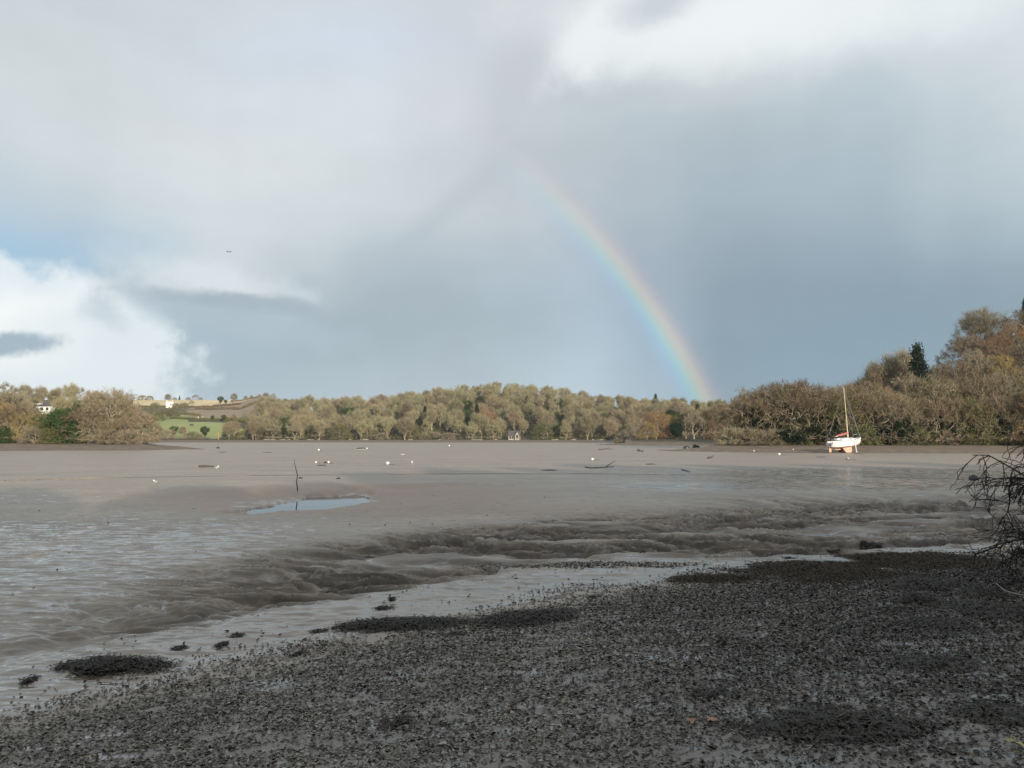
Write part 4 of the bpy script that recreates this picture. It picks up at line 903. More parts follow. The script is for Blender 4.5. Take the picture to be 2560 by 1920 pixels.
# ------------------------------------------------------------------ the sailing boat
GEL = plain('white_gelcoat', (.84, .84, .82), .3, .02); ANTIF = plain('worn_red_antifouling', (.60, .41, .30), .75, .18, 5.); BOOT = plain('black_stripe', (.02, .02, .022), .4, .1)
SPAR = plain('gold_anodised_spar', (.80, .69, .45), .4, .04); WIRE = plain('steel_wire', (.10, .10, .10), .4, .05); RAIL = plain('rail_steel', (.32, .32, .33), .3, .05, metal=.6)
RED = plain('faded_red_canvas', (.40, .11, .12), .85, .2, 6.); PERS = plain('smoked_window', (.035, .04, .05), .12, .1); PERL = plain('clear_window', (.38, .40, .42), .15, .1); OUTB = plain('outboard_grey', (.14, .14, .15), .4, .1)
def boat():
    v = G(2118, 1131); e = empty('sailing_boat', (0, 0, 0)); 
    L = 7.4
    st = [  # x, half beam at deck, half beam at waterline, keel z, chine z, deck z
        (-3.55, .78, .42, .98, 1.08, 1.86), (-2.6, 1.08, .86, .86, 1.00, 1.84), (-1.3, 1.24, 1.05, .76, .98, 1.86), (0, 1.26, 1.06, .72, .98, 1.92), (1.2, 1.10, .86, .76, 1.00, 2.00), (2.4, .72, .48, .88, 1.06, 2.12), (3.3, .28, .14, 1.06, 1.20, 2.24), (3.75, .03, .015, 1.50, 1.62, 2.32)]
    def sec(x, bd, bw, k, c, d):
        P = []
        for t in (0, .35, .7, 1.): P.append((x, bw*math.sin(t*math.pi/2), k+(c-k)*(1-math.cos(t*math.pi/2))))
        P.append((x+.03, bw+.012, c+.09)); P.append((x+.05, bw+(bd-bw)*.45, c+.12+(d-c)*.35)); P.append((x+.09, bd*.985, d-.22)); P.append((x+.11, bd, d))
        return P
    rows = [sec(*q) for q in st]; n = 8
    def strip(i0, i1, name, m, close=False, par=None):
        V = []; Fs = []
        for r in rows:
            left = [(p[0], p[1], p[2]) for p in r[i0:i1+1]]; V += left+[(p[0], -p[1], p[2]) for p in left]
        w = (i1-i0+1)
        for i in range(len(rows)-1):
            for j in range(w-1):
                a = i*2*w+j; b = (i+1)*2*w+j; Fs.append((a, b, b+1, a+1)); a += w; b += w; Fs.append((a, a+1, b+1, b))
            if i0 == 0: a = i*2*w; b = (i+1)*2*w; Fs.append((a, a+w, b+w, b))
            if close: a = i*2*w+w-1; b = a+2*w; Fs.append((a, b, b+w, a+w))
        k = list(range(w)); Fs.append(tuple([w+j for j in reversed(k)]+k) if True else ())
        return MB().add(V, Fs).build(name, m, par or e, smooth=False)
    hull = strip(4, 7, 'hull', GEL, True); strip(0, 3, 'hull_bottom', ANTIF); strip(3, 4, 'boot_stripe', BOOT)
    for o in e.children:
        for p in o.data.polygons: p.use_smooth = len(p.vertices) == 4
    # toe rail
    tr = MB()
    for s in (1, -1): tr.tube([(r[7][0], s*r[7][1], r[7][2]+.03) for r in rows], .035, 5)
    tr.build('toe_rail', BOOT, hull)
    # cabin trunk
    cab = [(-1.25, .80, 1.86, 2.33), (-.6, .84, 1.88, 2.42), (.6, .80, 1.94, 2.42), (1.5, .60, 2.02, 2.34), (2.3, .30, 2.10, 2.16)]
    V = []; Fs = []
    for x, b, z0, z1 in cab: V += [(x, b, z0-.1), (x, b*.88, z1-.06), (x, b*.5, z1+.02), (x, -b*.5, z1+.02), (x, -b*.88, z1-.06), (x, -b, z0-.1)]
    for i in range(4):
        for j in range(5): Fs.append((i*6+j, i*6+j+1, i*6+j+7, i*6+j+6))
    Fs += [(5, 4, 3, 2, 1, 0), (24, 25, 26, 27, 28, 29)]
    c = MB().add(V, Fs).build('cabin', GEL, e)
    for s in (1, -1):
        for x0, x1, z0, z1, m in ((-1.02, -.28, 2.08, 2.28, PERL), (.36, .74, 2.10, 2.27, PERS), (.98, 1.26, 2.12, 2.26, PERS)):
            def yy(x, z): 
                b = np.interp(x, [q[0] for q in cab], [q[1] for q in cab]); a = np.interp(x, [q[0] for q in cab], [q[2]-.1 for q in cab]); h = np.interp(x, [q[0] for q in cab], [q[3]-.06 for q in cab])
                return s*(b+(b*.88-b)*(z-a)/(h-a)+.012)
            sl = .12; P = [(x0, z0), (x1-.04, z0), (x1, z0+.05), (x1-.03, z1), (x0+sl, z1), (x0+.02, z0+.08)]
            VV = [(x, yy(x, z), z) for x, z in P]+[(x, yy(x, z)-s*.03, z) for x, z in P]; k = len(P)
            Fv = [tuple(range(k))]+[(i, (i+1) % k, k+(i+1) % k, k+i) for i in range(k)]
            MB().add(VV, Fv).build('window', m, c)
    MB().box(1.55, 2.0, -.25, .25, 2.24, 2.37).build('fore_hatch', PERS, c)
    MB().box(-1.9, -1.2, -.32, .32, 2.2, 2.47).build('companionway', GEL, c)
    MB().box(-3.3, -1.35, .5, .62, 1.85, 2.06).box(-3.3, -1.35, -.62, -.5, 1.85, 2.06).build('cockpit_coaming', GEL, hull)
    # bilge keels, skeg, rudder
    for s in (1, -1):
        V = []
        for z, x0, x1, y, w in ((.86, -1.15, .95, .62, .10), (.05, -.62, .62, .86, .05), (-.05, -.60, .60, .87, .05)):
            V += [(x0, s*(y-w), z), ((x0+x1)/2, s*(y-w*1.5), z), (x1, s*(y-w*.3), z), ((x0+x1)/2, s*(y+w*1.5), z)]
        MB().add(V, [(i*4+j, i*4+(j+1) % 4, i*4+4+(j+1) % 4, i*4+4+j) for i in range(2) for j in range(4)]+[(8, 9, 10, 11)]).build('bilge_keel', ANTIF, e)
    MB().add([(-3.05,-.04,1.0),(-3.6,-.03,1.2),(-3.62,-.02,.30),(-3.15,-.03,.24),(-3.05,.04,1.0),(-3.6,.03,1.2),(-3.62,.02,.30),(-3.15,.03,.24)],
             [(0,1,2,3),(7,6,5,4),(0,4,5,1),(1,5,6,2),(2,6,7,3),(3,7,4,0)]).build('rudder', ANTIF, e)
    MB().add([(-.4,-.05,.78),(-2.6,-.04,.92),(-2.3,-.03,.60),(-.5,-.05,.42),(-.4,.05,.78),(-2.6,.04,.92),(-2.3,.03,.60),(-.5,.05,.42)], [(0,1,2,3),(7,6,5,4),(0,4,5,1),(1,5,6,2),(2,6,7,3),(3,7,4,0)]).build('centre_skeg', ANTIF, e)
    # white support leg at the near side of the bow
    MB().tube([(1.15, -1.16, 2.0), (1.22, -1.25, -.02)], .07, 8).box(1.08, 1.36, -1.40, -1.10, -.08, -.02).build('support_leg', GEL, e)
    # spars
    mt = MB().tube([(.88, 0, 2.38), (.88, 0, 6.5), (.86, 0, 10.95)], [.085, .08, .055], 8).build('mast', SPAR, e)
    MB().tube([(.86, -.75, 7.0), (.88, 0, 6.9), (.86, .75, 7.0)], .022, 5).build('spreader', RAIL, mt)
    MB().tube([(.86, 0, 10.95), (.86, 0, 11.25)], .012, 4).tube([(.70, 0, 11.02), (1.05, 0, 11.02)], .012, 4).build('masthead_fitting', RAIL, mt)
    MB().tube([(.80, 0, 3.02), (-1.9, 0, 2.78)], .05, 7).build('boom', SPAR, e)
    b = []; 
    for i in range(9): t = i/8; b.append((.78-2.55*t, .02*math.sin(i*2), 3.17-.27*t+.02*math.sin(i*3)))
    MB().tube(b, [.17, .19, .17, .18, .16, .16, .14, .13, .09], 9).build('sail_cover', RED, e, True)
    MB().tube([(.93, 0, 2.5), (.98, 0, 3.0), (.95, 0, 3.4)], .10, 7).build('mast_boot_cover', RED, e)
    MB().tube([(3.62, 0, 2.42), (2.3, 0, 6.4), (.90, 0, 10.7)], [.075, .06, .03], 7).build('furled_jib', plain('furled_sail_blue_grey', (.16, .17, .20), .85, .2, 6.), e)
    MB().tube([(-3.45, .5, 1.95), (-3.1, .12, 3.4), (.84, 0, 10.9)], .018, 4).tube([(-3.45, -.5, 1.95), (-3.1, -.12, 3.4)], .018, 4).build('backstay', WIRE, e)
    for s in (1, -1):
        MB().tube([(.80, s*1.22, 1.95), (.86, s*.75, 7.0), (.86, 0, 10.8)], .016, 4).tube([(.45, s*1.22, 1.95), (.86, s*.03, 6.85)], .014, 4).tube([(1.2, s*1.14, 1.97), (.87, s*.03, 6.85)], .014, 4).build('shroud', WIRE, e)
    MB().tube([(-3.3, 0, 1.9), (-1.8, 0, 2.75)], .02, 4).build('mainsheet', WIRE, e)
    p = MB(); d = 2.3
    p.tube([(2.7, .62, 2.15), (2.75, .62, 2.72), (3.5, .25, 2.85), (3.7, 0, 2.88), (3.5, -.25, 2.85), (2.75, -.62, 2.72), (2.7, -.62, 2.15)], .022, 5)
    for s in (1, -1): p.tube([(3.4, s*.27, 2.24), (3.5, s*.25, 2.85)], .02, 5)
    p.build('pulpit', RAIL, e)
    p = MB().tube([(-2.7, 1.08, 1.85), (-2.72, 1.08, 2.4), (-3.45, .7, 2.42), (-3.45, -.7, 2.42), (-2.72, -1.08, 2.4), (-2.7, -1.08, 1.85)], .022, 5)
    for s in (1, -1): p.tube([(-3.4, s*.7, 1.88), (-3.45, s*.7, 2.42)], .02, 5)
    p.build('pushpit', RAIL, e)
    for s in (1, -1):
        for x, y in ((-1.3, 1.24), (.2, 1.26), (1.6, .98)): MB().tube([(x, s*y, 1.88), (x, s*y, 2.46)], .016, 5).build('stanchion', RAIL, e)
        MB().tube([(-2.7, s*1.08, 2.4), (-1.3, s*1.24, 2.44), (.2, s*1.26, 2.46), (1.6, s*.98, 2.46), (2.75, s*.62, 2.5)], .01, 4).build('guard_wire', WIRE, e)
    MB().box(-3.95, -3.6, .18, .46, 1.45, 1.95).build('outboard_cowl', OUTB, e)
    MB().tube([(-3.75, .32, 1.5), (-3.8, .32, .95)], [.07, .05], 6).ell((-3.8, .32, .9), (.17, .05, .08), 8, 6).build('outboard_leg', OUTB, e)
    MB().box(-3.585, -3.5, -.46, -.08, 1.35, 1.62).build('transom_name_panel', OUTB, hull)
    e.location = (v.x-.2, v.y+.3, v.z+.03); e.rotation_euler = Quaternion((0, 0, 1), R(24)).to_matrix().to_4x4().to_euler()
    e.rotation_euler = (Matrix.Rotation(R(24), 4, 'Z')@Matrix.Rotation(R(-4.2), 4, 'Y')).to_euler()
    tag(e, 'white sailing boat with red sail cover, standing upright on the mud by the right shore', 'boat')
    # mooring warp to the mud astern
    q = G(2025, 1130); t = MB(); a = Vector((v.x-3.3, v.y-1.2, v.z+1.6)); pts = []
    for i in range(9): f = i/8; p = a.lerp(Vector((q.x, q.y, q.z+.03)), f); p.z -= 1.0*math.sin(math.pi*f)*.35; pts.append(p)
    t.tube(pts, .025, 5).build('mooring_rope', WIRE); tag(bpy.data.objects['mooring_rope'], 'slack mooring rope running from the boat stern to the mud', 'rope')
boat()

# ------------------------------------------------------------------ buoys, birds, wreckage on the mud
BUOY = plain('white_buoy', (.80, .79, .75), .45, .08, 6.); BUOG = plain('grey_buoy', (.30, .30, .30), .5, .2, 6.); DARKW = plain('wet_black_wood', (.035, .030, .026), .5, .3, 12., bump=.6); DRIFT = plain('grey_driftwood', (.10, .085, .07), .8, .3, 10., bump=.5)
FEAW = plain('white_feathers', (.82, .82, .80), .7, .04); FEAG = plain('grey_feathers', (.30, .32, .35), .7, .1); FEAB = plain('black_feathers', (.02, .02, .02), .6, .1); BEAK = plain('yellow_beak', (.6, .42, .10), .5, .1); ROCK = plain('dark_wet_rock', (.035, .033, .030), .45, .3, 5., bump=.7); ORNG = plain('orange_paint', (.70, .22, .08), .5, .1)
def buoy(u, y, d, label, m=BUOY, base=None):
    v = G(u, y); e = empty('mooring_buoy', (v.x, v.y, v.z))
    MB().ell((0, 0, d*.44), (d/2, d/2, d*.47), 16, 10).build('float', m, e, True)
    MB().tube([(0, 0, d*.88), (0, 0, d*.98)], d*.07, 6).tube([(d*.10*math.cos(t*.7), 0, d*1.03+d*.10*math.sin(t*.7)) for t in range(10)], d*.025, 5, cap=False).build('ring', WIRE, e)
    MB().tube([(0, -d*.1, .03), (d*.5, -d*.45, .03), (d*1.3, -d*.35, .02), (d*2.2, -d*.6, .02)], .02, 5).build('chain', DARKW, e)
    tag(e, label, 'buoy', 'mooring buoys aground on the mud')
buoy(1948, 1138, .38, 'round white buoy on the mud left of the sailing boat')
buoy(2119, 1150, .40, 'round grey buoy on the mud just below the sailing boat', BUOG)
buoy(969, 1162, .36, 'largest white buoy on the open mud, centre left')
buoy(821, 1158, .26, 'white buoy beside a small dark lump, right of two')
buoy(790, 1158, .23, 'small white buoy left of the buoy with the dark lump')
buoy(917, 1123, .38, 'white buoy touching the upturned dinghy')
buoy(797, 1127, .42, 'far white buoy on the mud left of the upturned dinghy')
buoy(1481, 1151, .34, 'white tilted buoy alone on the mud right of centre')
buoy(1885, 1129, .26, 'small pale buoy at the edge of the right weed beach')
buoy(1983, 1125, .24, 'pale buoy on the weed beach left of the boat')
buoy(1123, 1116, .45, 'tiny white buoy far off below the boathouse shore')
def bird(u, y, s, rz, label, name='gull', mb=FEAW, mw=FEAG, ml=BEAK, neck=.0):
    v = G(u, y); e = empty(name, (v.x, v.y, v.z), rz); e.scale = (s, s, s)
    P = [(-.26, 0, .24), (-.16, 0, .23), (-.04, 0, .22), (.08, 0, .245), (.15, 0, .30+neck*.3), (.185, 0, .36+neck), (.22, 0, .385+neck), (.255, 0, .38+neck)]
    MB().tube(P, [.012, .055, .085, .078, .048, .042, .046, .018], 10).build('body', mb, e, True)
    for q in (1, -1):
        V = [(.08, q*.075, .285), (-.02, q*.09, .29), (-.18, q*.06, .275), (-.34, q*.012, .25), (-.16, q*.078, .21), (.02, q*.088, .20), (.08, q*.08, .23)]
        V += [(x, y_+q*.014, z) for x, y_, z in V]; k = 7
        MB().add(V, [tuple(range(k)), tuple(range(2*k-1, k-1, -1))]+[(i, (i+1) % k, k+(i+1) % k, k+i) for i in range(k)]).build('wing', mw, e)
        MB().tube([(.0, q*.03, .16), (.01, q*.03, 0)], .007, 5).tube([(.01, q*.03, .005), (.06, q*.045, .0)], .006, 4).build('leg', ml, e)
    MB().tube([(.25, 0, .38+neck), (.315, 0, .37+neck)], [.014, .004], 5).build('beak', ml, e)
    tag(e, label, 'bird', 'birds standing on the mud')
bird(388, 1210, .62, R(170), 'white gull standing on the bank edge at the left of the flats')
bird(542, 1175, .8, R(60), 'white gull standing upright beside the straight dark log', neck=.05)
bird(1030, 1164, 1.0, R(100), 'white gull standing alone just right of the largest white buoy', neck=.06)
for i, (u, y, s, rz) in enumerate(((1595, 1130, 1.2, 20), (1599, 1131, 1.3, 160), (1606, 1132, 1.1, 30))):
    bird(u, y, s, R(rz), ('left', 'middle', 'right')[i]+' one of three dark wading birds below the weed spit', 'wading_bird', FEAB, FEAB, DARKW, .06)
def flying(u, y, Y, span, label, mb, mw, up=.25, rz=0, name='gull'):
    m = slope_m(y); z = EYE+m*Y; X = (u-1280)/F*(Y*cp+(z-EYE)*sp); e = empty(name, (X, Y, z), rz); s = span
    MB().tube([(-.28*s, 0, 0), (-.16*s, 0, .01*s), (0, 0, 0), (.12*s, 0, .01*s), (.18*s, 0, .02*s), (.22*s, 0, .015*s)], [.01*s, .04*s, .06*s, .05*s, .035*s, .008*s], 8).build('body', mb, e, True)
    for q in (1, -1):
        P = [(.08, .03, .0), (.14, .22, up*.7), (.02, .5, up*.55), (-.02, .5, up*.53), (.0, .24, up*.62), (-.07, .04, -.01)]
        V = [(x*s, q*y_*s, z_*s) for x, y_, z_ in P]; V += [(x, y_, z_-.012*s) for x, y_, z_ in V]; k = 6
        MB().add(V, [tuple(range(k)), tuple(range(2*k-1, k-1, -1))]+[(i, (i+1) % k, k+(i+1) % k, k+i) for i in range(k)]).build('wing', mw, e)
    tag(e, label, 'bird')
flying(572, 631, 90, .62, 'dark bird silhouetted in flight against the cloud, upper left sky', FEAG, FEAB, .35, R(-70))
flying(1007, 1137, 110, .62, 'white gull flying low over the mud right of the upturned dinghy', FEAW, FEAW, .3, R(-60))
def lump(u, y, w, h, d, label, name='mud_lump', m=DARKW, cat='debris', seed=0, group=None):
    v = G(u, y); rg = random.Random(seed+int(u)); f = [rg.uniform(.7, 1.2) for _ in range(11)]
    o = MB().ell((0, 0, 0), (w/2, d/2, h), 12, 7, lambda q: f[int(abs(q.x*3.3+q.z*2.9+q.y*2.1)*2.2) % 11]).build(name, m, None, True)
    o.location = (v.x, v.y, v.z+h*.25); tag(o, label, cat, group); return o
def dinghy():
    v = G(904, 1123); e = empty('dinghy', (v.x, v.y, v.z), R(8)); e.scale = (.68, .68, .62); V = []; st = [(-1.5, .5, .42), (-.9, .62, .52), (0, .68, .56), (.9, .5, .5), (1.5, .16, .38), (1.7, .03, .2)]
    for x, b, h in st: V += [(x, b, 0), (x, b*.92, h*.5), (x, b*.5, h*.92), (x, 0, h), (x, -b*.5, h*.92), (x, -b*.92, h*.5), (x, -b, 0)]
    Fs = [(i*7+j, i*7+j+1, i*7+j+8, i*7+j+7) for i in range(5) for j in range(6)]+[tuple(range(7))[::-1], tuple(range(35, 42))]
    MB().add(V, Fs).build('hull', DARKW, e)
    for q in (1, -1): MB().tube([(x, q*b, .03) for x, b, h in st], .04, 5).build('gunwale', BUOY, e)
    MB().add([(x, q*.04, h+(.05 if q else 0)) for x, b, h in st for q in (1, -1)], [(2*i, 2*i+2, 2*i+3, 2*i+1) for i in range(5)]).build('keel_strip', BUOY, e)
    tag(e, 'dark upturned dinghy with pale keel, aground far out on the mud', 'dinghy')
dinghy()
def log(pts, r, label, m=DRIFT, name='driftwood_log', branch=()):
    P = [G(u, y)+Vector((0, 0, r*.7+dz)) for u, y, dz in pts]; o = P[0].copy(); n = len(P)
    mb = MB().tube([p-o for p in P], [r*(1-.5*i/(n-1)) for i in range(n)], 7)
    for u0, y0, dz0, u1, y1, dz1, rr in branch: mb.tube([G(u0, y0)+Vector((0, 0, dz0))-o, G(u1, y1)+Vector((0, 0, dz1))-o], [rr, rr*.5], 5)
    ob = mb.build(name, m); ob.location = o; tag(ob, label, 'driftwood')
log([(497, 1168, 0), (515, 1168, .03), (535, 1168, 0)], .12, 'straight dark log lying on the mud beside a gull')
log([(1463, 1169, 0), (1478, 1171, 0), (1500, 1170, 0), (1534, 1169, .05)], .06, 'long driftwood branch on the mud right of centre', branch=((1515, 1169, .1, 1538, 1164, .45, .05),))
log([(1770, 1147, .05), (1779, 1146, .1), (1784, 1145, .22)], .13, 'short dark log on the mud below the right weed beach')
log([(1496, 1125, 0), (1515, 1124, .1), (1532, 1124, 0)], .12, 'dark snag on the mud left of the wading birds', branch=((1515, 1124, .1, 1523, 1124, .5, .10),))
log([(1704, 1175, 0), (1712, 1177, 0), (1726, 1181, .03)], .06, 'thin dark stick lying on the mud below the boat, left')
lump(1717, 1122, 1.6, .55, .9, 'left dark weed-covered rock at the tip of the right beach', 'weedy_rock', ROCK, 'rock')
lump(1737, 1121, 1.1, .75, .8, 'middle dark weed-covered rock at the tip of the right beach', 'weedy_rock', ROCK, 'rock', 3)
lump(1745, 1121, .9, .6, .7, 'right dark weed-covered rock at the tip of the right beach', 'weedy_rock', ROCK, 'rock', 5)
lump(2434, 1200, .60, .26, .45, 'lone dark round boulder on the wet mud at the right', 'boulder', ROCK, 'rock', 9)
lump(815, 1158, .5, .14, .4, 'small dark weed lump touching a white buoy', 'weed_lump', ROCK, 'seaweed')
for u, y, w, lb in ((752, 1196, .32, 'small dark lump on the mud right of the leaning stake'), (846, 1197, .35, 'small flat dark lump further right of the stake'), (556, 1131, 1.2, 'dark weed lump on the mud right of the channel marker'), (668, 1131, 1.6, 'flat dark weed streak far out on the mud, centre left'),
                    (804, 1164, .8, 'flat dark weed streak under the two white buoys'), (1373, 1176, 1.3, 'flat dark weed lump left of the long driftwood branch'), (1628, 1161, 1.0, 'flat dark weed lump in the middle of the right flats'), (2040, 1132, 1.1, 'flat dark weed patch left below the sailing boat'), (2052, 1143, 1.4, 'thin weed streak on the mud left of the grey buoy'), (2145, 1135, 1.5, 'flat dark weed patch right below the sailing boat')):
    lump(u, y, w, .07, w*.7, lb, 'weed_lump', ROCK, 'seaweed')
def stake():
    b = G(744, 1226); k = b.y/F*cp; P = []
    for u, y in ((744, 1226), (743, 1205), (742, 1188), (739, 1172), (737, 1160), (736, 1148)): P.append(Vector(((u-744)*k, .15*math.sin(y), (1226-y)*k-.25*(y == 1226))))
    o = MB().tube(P, [.030, .028, .024, .020, .015, .008], 6).build('withy_stake', DARKW); o.location = b; tag(o, 'tall thin crooked stake standing in the mud beside the pool', 'stake')
    b = G(545, 1121); e = empty('channel_marker', (b.x, b.y, b.z)); h = 41*b.y/F
    MB().tube([(0, 0, -.3), (0, 0, h*.25), (.02, 0, h*.55)], .03, 6).build('pole', DARKW, e); MB().tube([(.02, 0, h*.5), (0, 0, h)], .05, 6).build('topmark', ORNG, e)
    MB().ell((0, 0, .12), (.38, .3, .26), 10, 6).build('footing', ROCK, e); tag(e, 'thin channel marker pole with orange top, far out at the left', 'marker')
stake()
def cow():
    v = onland(478, 545); e = MB().tube([(-1.15, 0, 1.15), (-.9, 0, 1.08), (-.2, 0, .98), (.5, 0, 1.02), (.85, 0, 1.15), (1.15, 0, 1.0), (1.4, 0, .62), (1.55, 0, .5)], [.12, .34, .42, .40, .30, .2, .17, .09], 10)
    for x in (-.85, .6):
        for y in (-.2, .2): e.tube([(x, y, .9), (x-.05, y, .45), (x, y, 0)], [.14, .07, .07], 6)
    e.tube([(-1.2, 0, 1.25), (-1.3, 0, .6)], .03, 5)
    o = e.build('cow', FEAB, None, True); o.location = v; o.rotation_euler = (0, 0, R(20)); tag(o, 'black cow grazing in the green pasture across the water', 'cow')
cow()

# ------------------------------------------------------------------ weed, leaf litter and the bush in the foreground
def col_mat(name, rough, spec=.5):
    m, t, b = mat(name); a = N(t, 'ShaderNodeAttribute', attribute_name='tone')
    r = N(t, 'ShaderNodeValToRGB'); t.links.new(a.outputs['Fac'], r.inputs[0]); e = r.color_ramp; e.interpolation = 'CONSTANT'
    st = [(0, (.022, .018, .013)), (.20, (.065, .055, .044)), (.42, (.140, .121, .098)), (.64, (.235, .207, .172)), (.86, (.38, .34, .29)), (.965, (.33, .24, .15)), (.99, (.40, .36, .30))]
    while len(e.elements) < len(st): e.elements.new(.5)
    for q, (p, c) in zip(e.elements, st): q.position = p
    for q, (p, c) in zip(e.elements, st): q.color = (*c, 1)
    t.links.new(r.outputs[0], b.inputs['Base Color']); b.inputs['Roughness'].default_value = rough; b.inputs['Specular IOR Level'].default_value = spec
    return m
LITTER = col_mat('sodden_leaves', .55, .35)
WEED = plain('bladder_wrack', (.026, .021, .011), .5, .6, 14., spec=.32); WEEDB = plain('brown_wrack', (.040, .028, .015), .65, .5, 14., spec=.2)
def flakes(X, Y, size, tone, rng, tilt=.45, lift=.004, Zadd=0, asp=.6):
    """curled scraps of leaf: five-cornered, folded along the middle"""
    m = len(X); Z = H(X, Y)+Zadd; a = rng.uniform(0, 2*np.pi, m); n = np.stack([rng.normal(size=m)*tilt, rng.normal(size=m)*tilt, np.ones(m)], 1); n /= np.linalg.norm(n, axis=1)[:, None]
    d = np.stack([np.cos(a), np.sin(a), np.zeros(m)], 1); d -= n*(d*n).sum(1)[:, None]; d /= np.linalg.norm(d, axis=1)[:, None]; e = np.cross(n, d)
    c = np.stack([X, Y, Z+lift+size*.25*np.abs(rng.normal(size=m))*tilt], 1); s = size[:, None]; k = asp*rng.uniform(.5, 1.3, m)[:, None]; f = (rng.uniform(-.1, .45, m)*1)[:, None]
    r = lambda a_, b_: rng.uniform(a_, b_, m)[:, None]
    P = [c-d*s*r(.7, 1.), c-d*s*r(.1, .5)+e*s*k*r(.6, 1.1)+n*s*f, c+d*s*r(.3, .7)+e*s*k*r(.4, .9)+n*s*f, c+d*s*r(.8, 1.3)+n*s*r(0, .3), c+d*s*r(.2, .5)-e*s*k*r(.5, 1.)+n*s*f, c-d*s*r(.1, .6)-e*s*k*r(.4, 1.)+n*s*f]
    V = np.stack(P, 1).reshape(-1, 3); b = np.arange(m)*6
    return V, [np.stack([b, b+3, b+2, b+1], 1), np.stack([b, b+5, b+4, b+3], 1)], np.repeat(tone, 6)
def litter():
    rng = np.random.default_rng(12)
    m = 1050000; Y = 4.0+17*rng.uniform(0, 1, m)**.75; X = rng.uniform(-.78, .78, m)*(Y+1.5); s = shoreS(X, Y)
    dens = 1-ss(s+1.7*fbm(X*.35, Y*.35, 3, 101)+.3*noise(X*2, Y*2, 107), -2.4, 1.3)
    dens = dens*(.45+.55*ss(fbm(X*.9, Y*1.6, 4, 102), -.35, .12))
    gap = ss(fbm(X*1.9, Y*5.0, 3, 103), .14, .34); dens *= 1-.85*gap*(1-.6*ss(X, 0, 4))
    dens = np.maximum(dens, .006*(1-ss(s, 2, 5))*ss(fbm(X*.8, Y*1.1, 3, 109), 0, .3))
    dens = np.maximum(dens, .5*(1-ss(np.hypot((X-1.6)/2.6, (Y-17.4)/.45), .6, 1.2)))
    k = rng.uniform(0, 1, m) < dens*.52; X, Y = X[k], Y[k]; n = len(X)
    tone = np.clip(rng.beta(1.8, 1.35, n)+.15*fbm(X*.6, Y*.6, 3, 104)-.32*ss(X/np.maximum(Y, 1), -.05, .5), 0, .999)  # darker to the right: canopy shade put into the scrap colours
    size = .009+.015*rng.uniform(0, 1, n)**2.2+.0010*Y
    V, Fc, T = flakes(X, Y, size, tone, rng, .36)
    o = mesh_np('leaf_litter', V, Fc, LITTER); attr(o, 'tone', T); tag(o, 'dark sodden leaf and weed scraps strewn over the muddy beach in the foreground', 'leaf litter', kind='stuff')
    # dark specks on the open mud
    m = 2600; Y = 7+34*rng.uniform(0, 1, m)**1.5; X = rng.uniform(-.75, .75, m)*Y; s = shoreS(X, Y); k = (s > 0) & (rng.uniform(0, 1, m) < (.12+.88*(1-ss(s, 2, 7)))*ss(fbm(X*.5, Y*.6, 3, 111), -.2, .3)); X, Y = X[k], Y[k]; n = len(X)
    V, Fc, T = flakes(X, Y, rng.uniform(.012, .03, n)+.0007*Y, np.full(n, .1), rng, .7, .004)
    o = mesh_np('mud_specks', V, Fc, LITTER); attr(o, 'tone', T); tag(o, 'small dark shells and weed scraps dotted over the wet mud', 'debris', kind='stuff')
litter()
